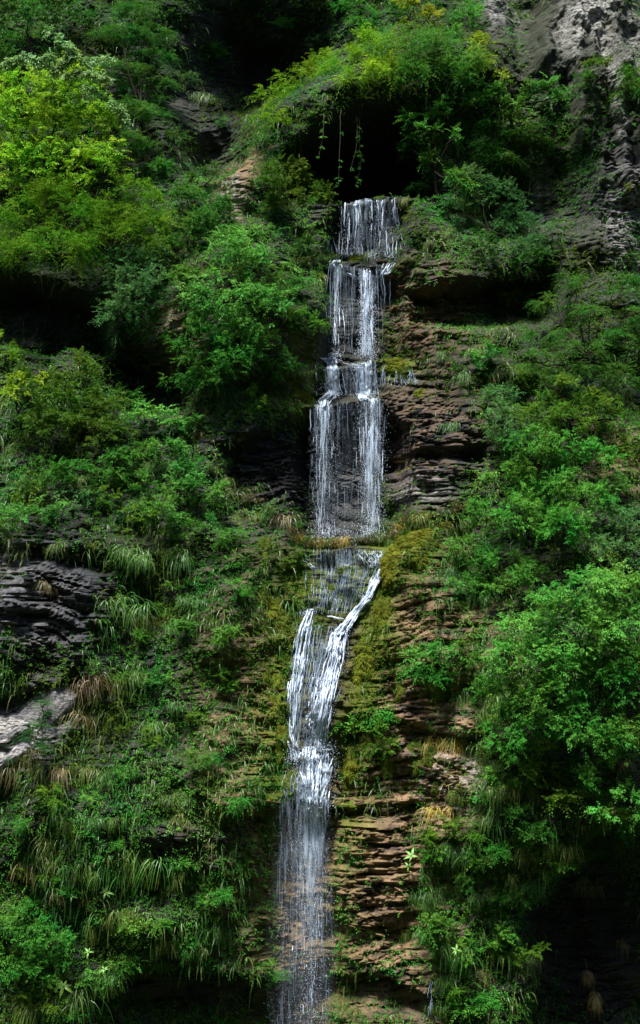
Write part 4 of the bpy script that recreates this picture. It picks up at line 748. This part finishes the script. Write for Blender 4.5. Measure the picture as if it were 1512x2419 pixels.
def fall(u0, u1, v0, v1, n, r, rs, b, lo=.2, hi=.8, outw=.25, us=None, spread=3, bias=1.0):
    """water falling free from a lip between u0 and u1, straight down under gravity"""
    u = rs.uniform(u0, u1, n) if us is None else rs.choice(us, n) + rs.normal(0, spread, n)
    v0 = v0 + 22 * (vnoise(u * .11, u * 0 + 1, 3) - .35) + rs.normal(0, 4, n); vs_ = np.linspace(-16, 16, 9); S9 = surf(np.repeat(u, 9), (v0[:, None] + vs_[None]).ravel()).reshape(n, 9, 3); S = S9[np.arange(n), np.argmin(S9[..., 1] + .004 * np.abs(vs_)[None], 1)]; m = 30; t = np.linspace(0, 1, m)
    bot = CAM + ray(u, np.full(n, v1)) * (S[:, 1] - CAM[1] - .2)[:, None]; Hh = S[:, 2] - bot[:, 2]
    o = rs.uniform(.3, 1.2, n) * outw
    p = np.stack([S[:, :1] + rs.normal(0, .10, n)[:, None] * t, S[:, 1:2] - .06 - o[:, None] * np.sqrt(t)[None], S[:, 2:] + .04 - Hh[:, None] * t], -1)
    p[..., 0] += .02 * (vnoise(t[None] * 9, np.arange(n)[:, None] * 1.7, 5) - .5)
    yr = fy(p[..., 0], p[..., 2]) - .05; yr = np.where(yr < p[..., 1] - .7, p[..., 1], yr); p[..., 1] = np.minimum.accumulate(np.minimum(p[..., 1], yr), axis=1)
    if r is not None: seg_tubes(p, rs.uniform(r[0], r[1], n), rs, b, lo, hi, bias=bias)
    return p
def drops(paths, n, size, rs, b, jit=.12, bias=1.0):
    k, m, _ = paths.shape; i = rs.integers(0, k, n); j = (rs.uniform(0, 1, n) ** bias * (m - 1)).astype(int); c = paths[i, j] + rs.normal(0, jit, (n, 3)) * np.array([1, .7, .6])
    s = rs.uniform(size[0], size[1], n) ** 1.0; o6 = np.array([[1, 0, 0], [-1, 0, 0], [0, 1, 0], [0, -1, 0], [0, 0, 2.4], [0, 0, -2.4]]) * .5
    v = c[:, None] + o6[None] * s[:, None, None]; t = np.array([[0, 2, 4], [2, 1, 4], [1, 3, 4], [3, 0, 4], [2, 0, 5], [1, 2, 5], [3, 1, 5], [0, 3, 5]])
    b.add(v, (np.arange(n)[:, None, None] * 6 + t[None]).reshape(-1, 3), .5)
FILMS = []
def film(grid, dens, seed):
    """a thin rippled skin of water; grid (lanes, m, 3), dens (lanes, m): how much water there is"""
    n, m, _ = grid.shape; g = grid.copy(); a, b_ = np.meshgrid(np.arange(n), np.arange(m), indexing='ij')
    g[..., 0] += .16 * (vnoise(a * .25, b_ * .35, seed + 9) - .5); g[..., 1] += .10 * (vnoise(a * .8, b_ * .25, seed) - .6); i = np.arange(n * m).reshape(n, m); q = np.stack([i[:-1, :-1], i[1:, :-1], i[1:, 1:], i[:-1, 1:]], -1).reshape(-1, 4)
    FILMS.append((g.reshape(-1, 3), q, dens.ravel()))
def fall_film(u0, u1, v0, v1, outw, d0, d1, seed, lanes=26, edge=.42):
    n = lanes; rs_ = np.random.default_rng(seed); u = np.linspace(u0, u1, n); v0 = v0 + 22 * (vnoise(u * .11, u * 0 + seed, 3) - .35); vs_ = np.linspace(-16, 16, 9); S9 = surf(np.repeat(u, 9), (v0[:, None] + vs_[None]).ravel()).reshape(n, 9, 3); S = S9[np.arange(n), np.argmin(S9[..., 1] + .004 * np.abs(vs_)[None], 1)]
    m = 30; t = np.linspace(0, 1, m); bot = CAM + ray(u, np.full(n, v1)) * (S[:, 1] - CAM[1] - .2)[:, None]
    S[:, 1] = np.minimum.reduce([np.roll(S[:, 1], 1), S[:, 1], np.roll(S[:, 1], -1)])
    p = np.stack([S[:, :1] + 0 * t, S[:, 1:2] - .05 - outw * np.sqrt(t)[None], S[:, 2:] + .03 - (S[:, 2] - bot[:, 2])[:, None] * t], -1)
    e = sm(0, edge, np.linspace(0, 1, n)) * (1 - sm(1 - edge, 1, np.linspace(0, 1, n))); core = .55 + .9 * vnoise(np.linspace(0, 5, n), np.zeros(n) + seed, seed)
    film(p, (e * core)[:, None] * np.maximum(d0 + (d1 - d0) * t, 0)[None], seed)
def cling_film(S, d, seed, pull=.07):
    n, m, _ = S.shape; dep = S[..., 1] - CAM[1]; dp = np.pad(dep, ((2, 2), (4, 4)), 'edge'); dep2 = sum(dp[i:i + n, j:j + m] for i in range(5) for j in range(9)) / 45; dep2 = np.minimum(dep, dep2) - pull
    g = CAM + (S - CAM) * (dep2 / dep)[..., None]; x = np.linspace(0, 1, n); y_ = np.linspace(0, 1, m)
    film(g, (d * sm(0, .45, x) * (1 - sm(.55, 1, x)))[:, None] * (sm(0, .2, y_) * (1 - sm(.75, 1, y_)))[None], seed)
def splash(L, rs, b):
    for (u, v, n, j) in L:
        c = P(u, v, .12); drops(np.tile(c, (1, 2, 1)), n, (.005, .016), rs, b, j)
def waterfall(label, anchor, main, veil, dr):
    root = empty('waterfall', P(*anchor)); root['kind'] = 'structure'; root['label'] = label; root['category'] = 'waterfall'
    base = np.array(root.location)
    for nm, b, mt in (('white_water', main, 'water'), ('thin_veil', veil, 'veil'), ('droplets', dr, 'water')):
        if not b.v: continue
        b.v = [x - base for x in b.v]; o = obj(nm, b.build(nm, M[mt], True), root)
        o['kind'] = 'stuff'
    for g, q, a in FILMS: obj('water_film', mesh('water_film', g - base, q, M['film'], {'tint': ('POINT', a)}, True), root)
    FILMS.clear()
    return root
rs = np.random.default_rng(77)
# topmost curtain
mn, ve, dr = MB(), MB(), MB()
US = [806, 815, 826, 842, 847, 868, 872, 878, 893, 905, 928, 936]
p1 = fall(0, 0, 482, 604, 46, (.005, .017), rs, mn, .10, .5, .22, us=US, spread=1.8, bias=1.4); p2 = fall(798, 940, 482, 604, 26, (.0025, .005), rs, ve, .2, .7, .25)
cling([(843, 474), (845, 490), (830, 510)], [8, 12], 60, (.010, .024), rs, mn); cling([(870, 474), (870, 505)], [8, 9], 50, (.010, .024), rs, mn); cling([(935, 490), (932, 520)], [6, 8], 30, (.008, .02), rs, mn)
drops(p1, 1350, (0.0035, 0.0111), rs, dr, .05, .8); splash([(820, 600, 160, .10), (880, 604, 160, .12), (925, 604, 100, .1)], rs, dr); fall_film(795, 942, 482, 606, .2, .26, .10, 1); waterfall('topmost curtain of thin white strands falling out of the black cave', (868, 478), mn, ve, dr)
# second fall
mn, ve, dr = MB(), MB(), MB()
cling([(798, 604), (790, 625), (795, 665)], [16, 20, 16], 70, (.006, .018), rs, mn, .08, .3, (.01, .06)); cling([(922, 622), (905, 645), (880, 658), (866, 690)], [16, 18, 13, 9], 70, (.006, .018), rs, mn, .06, .22, (.01, .06)); cling([(800, 640), (840, 655), (866, 668)], [8, 10, 8], 60, (.006, .018), rs, mn, .1, .3)
p1 = fall(0, 0, 662, 845, 70, (.007, .023), rs, mn, .06, .35, .35, us=[860, 866, 870], spread=4.5, bias=1.2); p2 = fall(0, 0, 655, 830, 22, (.005, .012), rs, mn, .15, .5, .25, us=[795, 799, 788], spread=2.5)
p3 = fall(772, 922, 640, 770, 36, (.0025, .006), rs, ve, .2, .7, .25); p4 = fall(775, 905, 660, 845, 26, (.002, .004), rs, ve, .3, .9, .3)
drops(p1, 2250, (0.0053, 0.0179), rs, dr, .09, .6); drops(p2, 750, (0.0044, 0.0119), rs, dr, .06); drops(p4, 1050, (0.0026, 0.0079), rs, dr, .1)
splash([(868, 842, 420, .16), (792, 838, 200, .12), (860, 668, 200, .10), (795, 650, 160, .1)], rs, dr); fall_film(850, 886, 662, 848, .22, 1.1, .4, 2, 14, .48); fall_film(768, 925, 645, 840, .16, .18, -.1, 3); fall_film(784, 806, 640, 835, .16, .5, .1, 23, 10, .45); waterfall('second fall, one thick white strand and one thin strand below the grassy ledge', (862, 640), mn, ve, dr)
# middle step
mn, ve, dr = MB(), MB(), MB()
cling([(775, 845), (788, 868), (790, 930)], [20, 15, 12], 80, (.006, .018), rs, mn, .1, .4); cling([(850, 868), (860, 885), (862, 935)], [12, 12, 14], 130, (.008, .024), rs, mn, .1, .45); cling([(760, 846), (800, 850), (850, 866)], [9, 9, 9], 22, (.004, .010), rs, mn, .06, .2, (.01, .05))
p1 = fall(742, 892, 855, 938, 40, (.0025, .007), rs, ve, .2, .8, .2); p2 = fall(900, 975, 868, 915, 40, (.003, .007), rs, ve, .3, .9, .15); drops(p1, 750, (0.0035, 0.0099), rs, dr, .08)
splash([(865, 938, 300, .13), (785, 932, 240, .13)], rs, dr); fall_film(745, 895, 858, 938, .15, .18, .1, 4); fall_film(768, 806, 858, 938, .17, .6, .3, 24, 12, .45); fall_film(838, 888, 870, 938, .17, .9, .6, 25, 12, .45); waterfall('short middle step where two white strands cross a mossy ledge', (820, 860), mn, ve, dr)
# long free fall
mn, ve, dr = MB(), MB(), MB()
cling([(850, 930), (868, 955), (874, 985)], [10, 15, 17], 120, (.010, .028), rs, mn, .1, .45); cling([(790, 925), (768, 945), (766, 975)], [18, 17, 14], 70, (.008, .022), rs, mn, .1, .4);  cling([(770, 972), (815, 968), (855, 965)], [6, 6, 6], 40, (.004, .010), rs, ve, .08, .3)
p1 = fall(0, 0, 965, 1270, 120, (.004, .012), rs, mn, .04, .18, .45, us=[862, 870, 874, 882, 890], spread=7, bias=1.7); p2 = fall(0, 0, 958, 1270, 85, (.004, .011), rs, mn, .04, .18, .4, us=[752, 760, 768, 776], spread=7, bias=1.7)
p3 = fall(738, 906, 965, 1275, 55, (.002, .004), rs, ve, .08, .35, .5, bias=1.4); drops(p1, 3900, (0.0035, 0.0127), rs, dr, .11, .9); drops(p2, 2250, (0.0035, 0.0103), rs, dr, .10, .9); drops(p3, 3300, (0.0026, 0.0079), rs, dr, .08, 1)
splash([(875, 1262, 420, .2), (765, 1262, 300, .2), (820, 1268, 200, .25), (872, 985, 260, .12)], rs, dr); fall_film(740, 908, 965, 1275, .35, .09, .06, 5); fall_film(848, 902, 960, 1265, .42, 1.05, .02, 6, 16, .48); fall_film(742, 792, 955, 1265, .4, .75, -.05, 7, 16, .48); waterfall('long free fall of misty double strands in front of the dark amphitheatre', (820, 960), mn, ve, dr)
# film and chute
mn, ve, dr = MB(), MB(), MB()
SF = cling([(810, 1298), (810, 1350), (800, 1400), (790, 1450)], [92, 88, 80, 74], 260, (.0025, .0055), rs, ve, .08, .3, (.04, .12), wig=.06); cling([(870, 1302), (880, 1340)], [30, 22], 70, (.004, .010), rs, mn, .1, .4); cling([(722, 1322), (745, 1345)], [9, 10], 16, (.003, .008), rs, mn)
SC_ = cling([(902, 1345), (872, 1408), (832, 1458), (802, 1500)], [7, 9, 11, 15], 230, (.009, .026), rs, mn, .06, .28); cling([(780, 1456), (806, 1462)], [6, 6], 40, (.006, .016), rs, mn, .1, .4);
S = cling([(895, 1310), (898, 1345), (880, 1385)], [22, 18, 12], 46, (.004, .011), rs, mn, .08, .3, (.02, .07)); drops(S, 450, (0.0035, 0.0099), rs, dr, .1)
splash([(805, 1490, 240, .12), (870, 1410, 160, .09), (725, 1450, 150, .1)], rs, dr); cling_film(SF, .20, 8); cling_film(SC_, 1.8, 9); cling_film(S, .5, 10); waterfall('thin mossy film of water gathering into a slanting white chute', (880, 1380), mn, ve, dr)
# braided cascade
mn, ve, dr = MB(), MB(), MB()
S1 = cling([(802, 1495), (790, 1560), (772, 1640), (758, 1720), (752, 1775)], [18, 22, 20, 18, 22], 240, (.006, .020), rs, mn, .04, .2); S2 = cling([(735, 1440), (716, 1490), (706, 1560), (694, 1640), (690, 1740), (700, 1800)], [10, 18, 18, 16, 12, 12], 130, (.007, .019), rs, mn, .04, .16)
S3 = cling([(765, 1480), (748, 1600), (728, 1700), (722, 1790)], [60, 62, 48, 40], 200, (.003, .007), rs, ve, .06, .25); cling([(752, 1600), (742, 1680), (735, 1760)], [14, 16, 18], 70, (.006, .016), rs, mn, .04, .16)
drops(S1, 2250, (0.0044, 0.0158), rs, dr, .10); drops(S2, 1350, (0.0044, 0.0127), rs, dr, .10); splash([(752, 1765, 420, .2), (700, 1790, 200, .15), (770, 1640, 160, .12)], rs, dr); cling_film(S1, 1.2, 11); cling_film(S2, .85, 12); cling_film(S3, .22, 13); waterfall('braided cascade of white strands running down over the mossy wall', (770, 1520), mn, ve, dr)
# foaming lower cascade
mn, ve, dr = MB(), MB(), MB()
S1 = cling([(752, 1765), (750, 1810), (745, 1870), (742, 1930), (738, 1990)], [40, 44, 36, 28, 22], 210, (.008, .024), rs, mn, .04, .18); S2 = cling([(735, 1770), (722, 1850), (712, 1930)], [50, 52, 46], 170, (.003, .007), rs, ve, .06, .3)
cling([(780, 1770), (720, 1775)], [8, 9], 50, (.006, .016), rs, mn, .06, .25); drops(S1, 2700, (0.0044, 0.0139), rs, dr, .14); splash([(745, 1900, 500, .2), (735, 1990, 300, .22)], rs, dr); cling_film(S1, 1.5, 14); cling_film(S2, .3, 15); waterfall('foaming lower cascade at the top of the brown layered wall', (748, 1770), mn, ve, dr)
# lowest fall
mn, ve, dr = MB(), MB(), MB()
p1 = fall(0, 0, 1935, 2440, 70, (.004, .011), rs, mn, .02, .08, .35, us=[722, 735, 742, 750], spread=13, bias=1.8); p2 = fall(655, 778, 1900, 2440, 130, (.002, .004), rs, ve, .04, .2, .45, bias=1.2); drops(p1, 3450, (0.0035, 0.0135), rs, dr, .13, 1.9); drops(p2, 3900, (0.0022, 0.0071), rs, dr, .15, .9)
fall_film(645, 785, 1900, 2440, .35, .16, .08, 16, 26, .45); fall_film(692, 775, 1935, 2440, .45, 1.1, -.5, 17, 18, .48); waterfall('lowest fall breaking up into fading droplets before the brown wall', (735, 1940), mn, ve, dr)
for i, (u, v0, v1, lab) in enumerate([(1020, 2330, 2419, 'thin trickle below the brown layered wall'), (905, 1000, 1080, 'thin drip beside the long free fall'), (780, 560, 600, 'thin drip left of the topmost curtain of water')]):
    b = MB(); fall(u - 5, u + 5, v0, v1, 8, (.004, .008), rs, b, .2, .7, .1); root = obj('water_trickle', b.build('water_trickle', M['veil'], True), kind='structure'); root['label'] = lab; root['category'] = 'trickle'


# spray hanging round the foot of the falls
mm, n_ = nodes('spray_mist'); pv = n_.nodes.new('ShaderNodeVolumePrincipled'); pv.inputs['Color'].default_value = (.86, .91, .97, 1); pv.inputs['Density'].default_value = .028; pv.inputs['Anisotropy'].default_value = .2
om = n_.nodes.new('ShaderNodeOutputMaterial'); n_.links.new(pv.outputs[0], om.inputs['Volume'])
for (u, v, ru, rv, dy, lab) in [(712, 2240, 85, 330, .55, 'thin grey spray drifting round the fading lowest fall')]:
    p = P(u, v); c = CAM + ray(u, v) * (p[1] - CAM[1] - .35); k = px(c); T, Ph = np.meshgrid(np.linspace(0, 2 * math.pi, 24, endpoint=False), np.linspace(.02, math.pi - .02, 14))
    vv = np.stack([np.sin(Ph) * np.cos(T) * ru * k, np.sin(Ph) * np.sin(T) * dy, np.cos(Ph) * rv * k], -1); i = np.arange(24 * 14).reshape(14, 24); q = np.stack([i[:-1], i[1:], np.roll(i, -1, 1)[1:], np.roll(i, -1, 1)[:-1]], -1).reshape(-1, 4)
    o = obj('mist', mesh('mist', vv, q, mm, smooth=True), loc=c, kind='stuff'); o['label'] = lab; o['category'] = 'mist'

finish_labels()
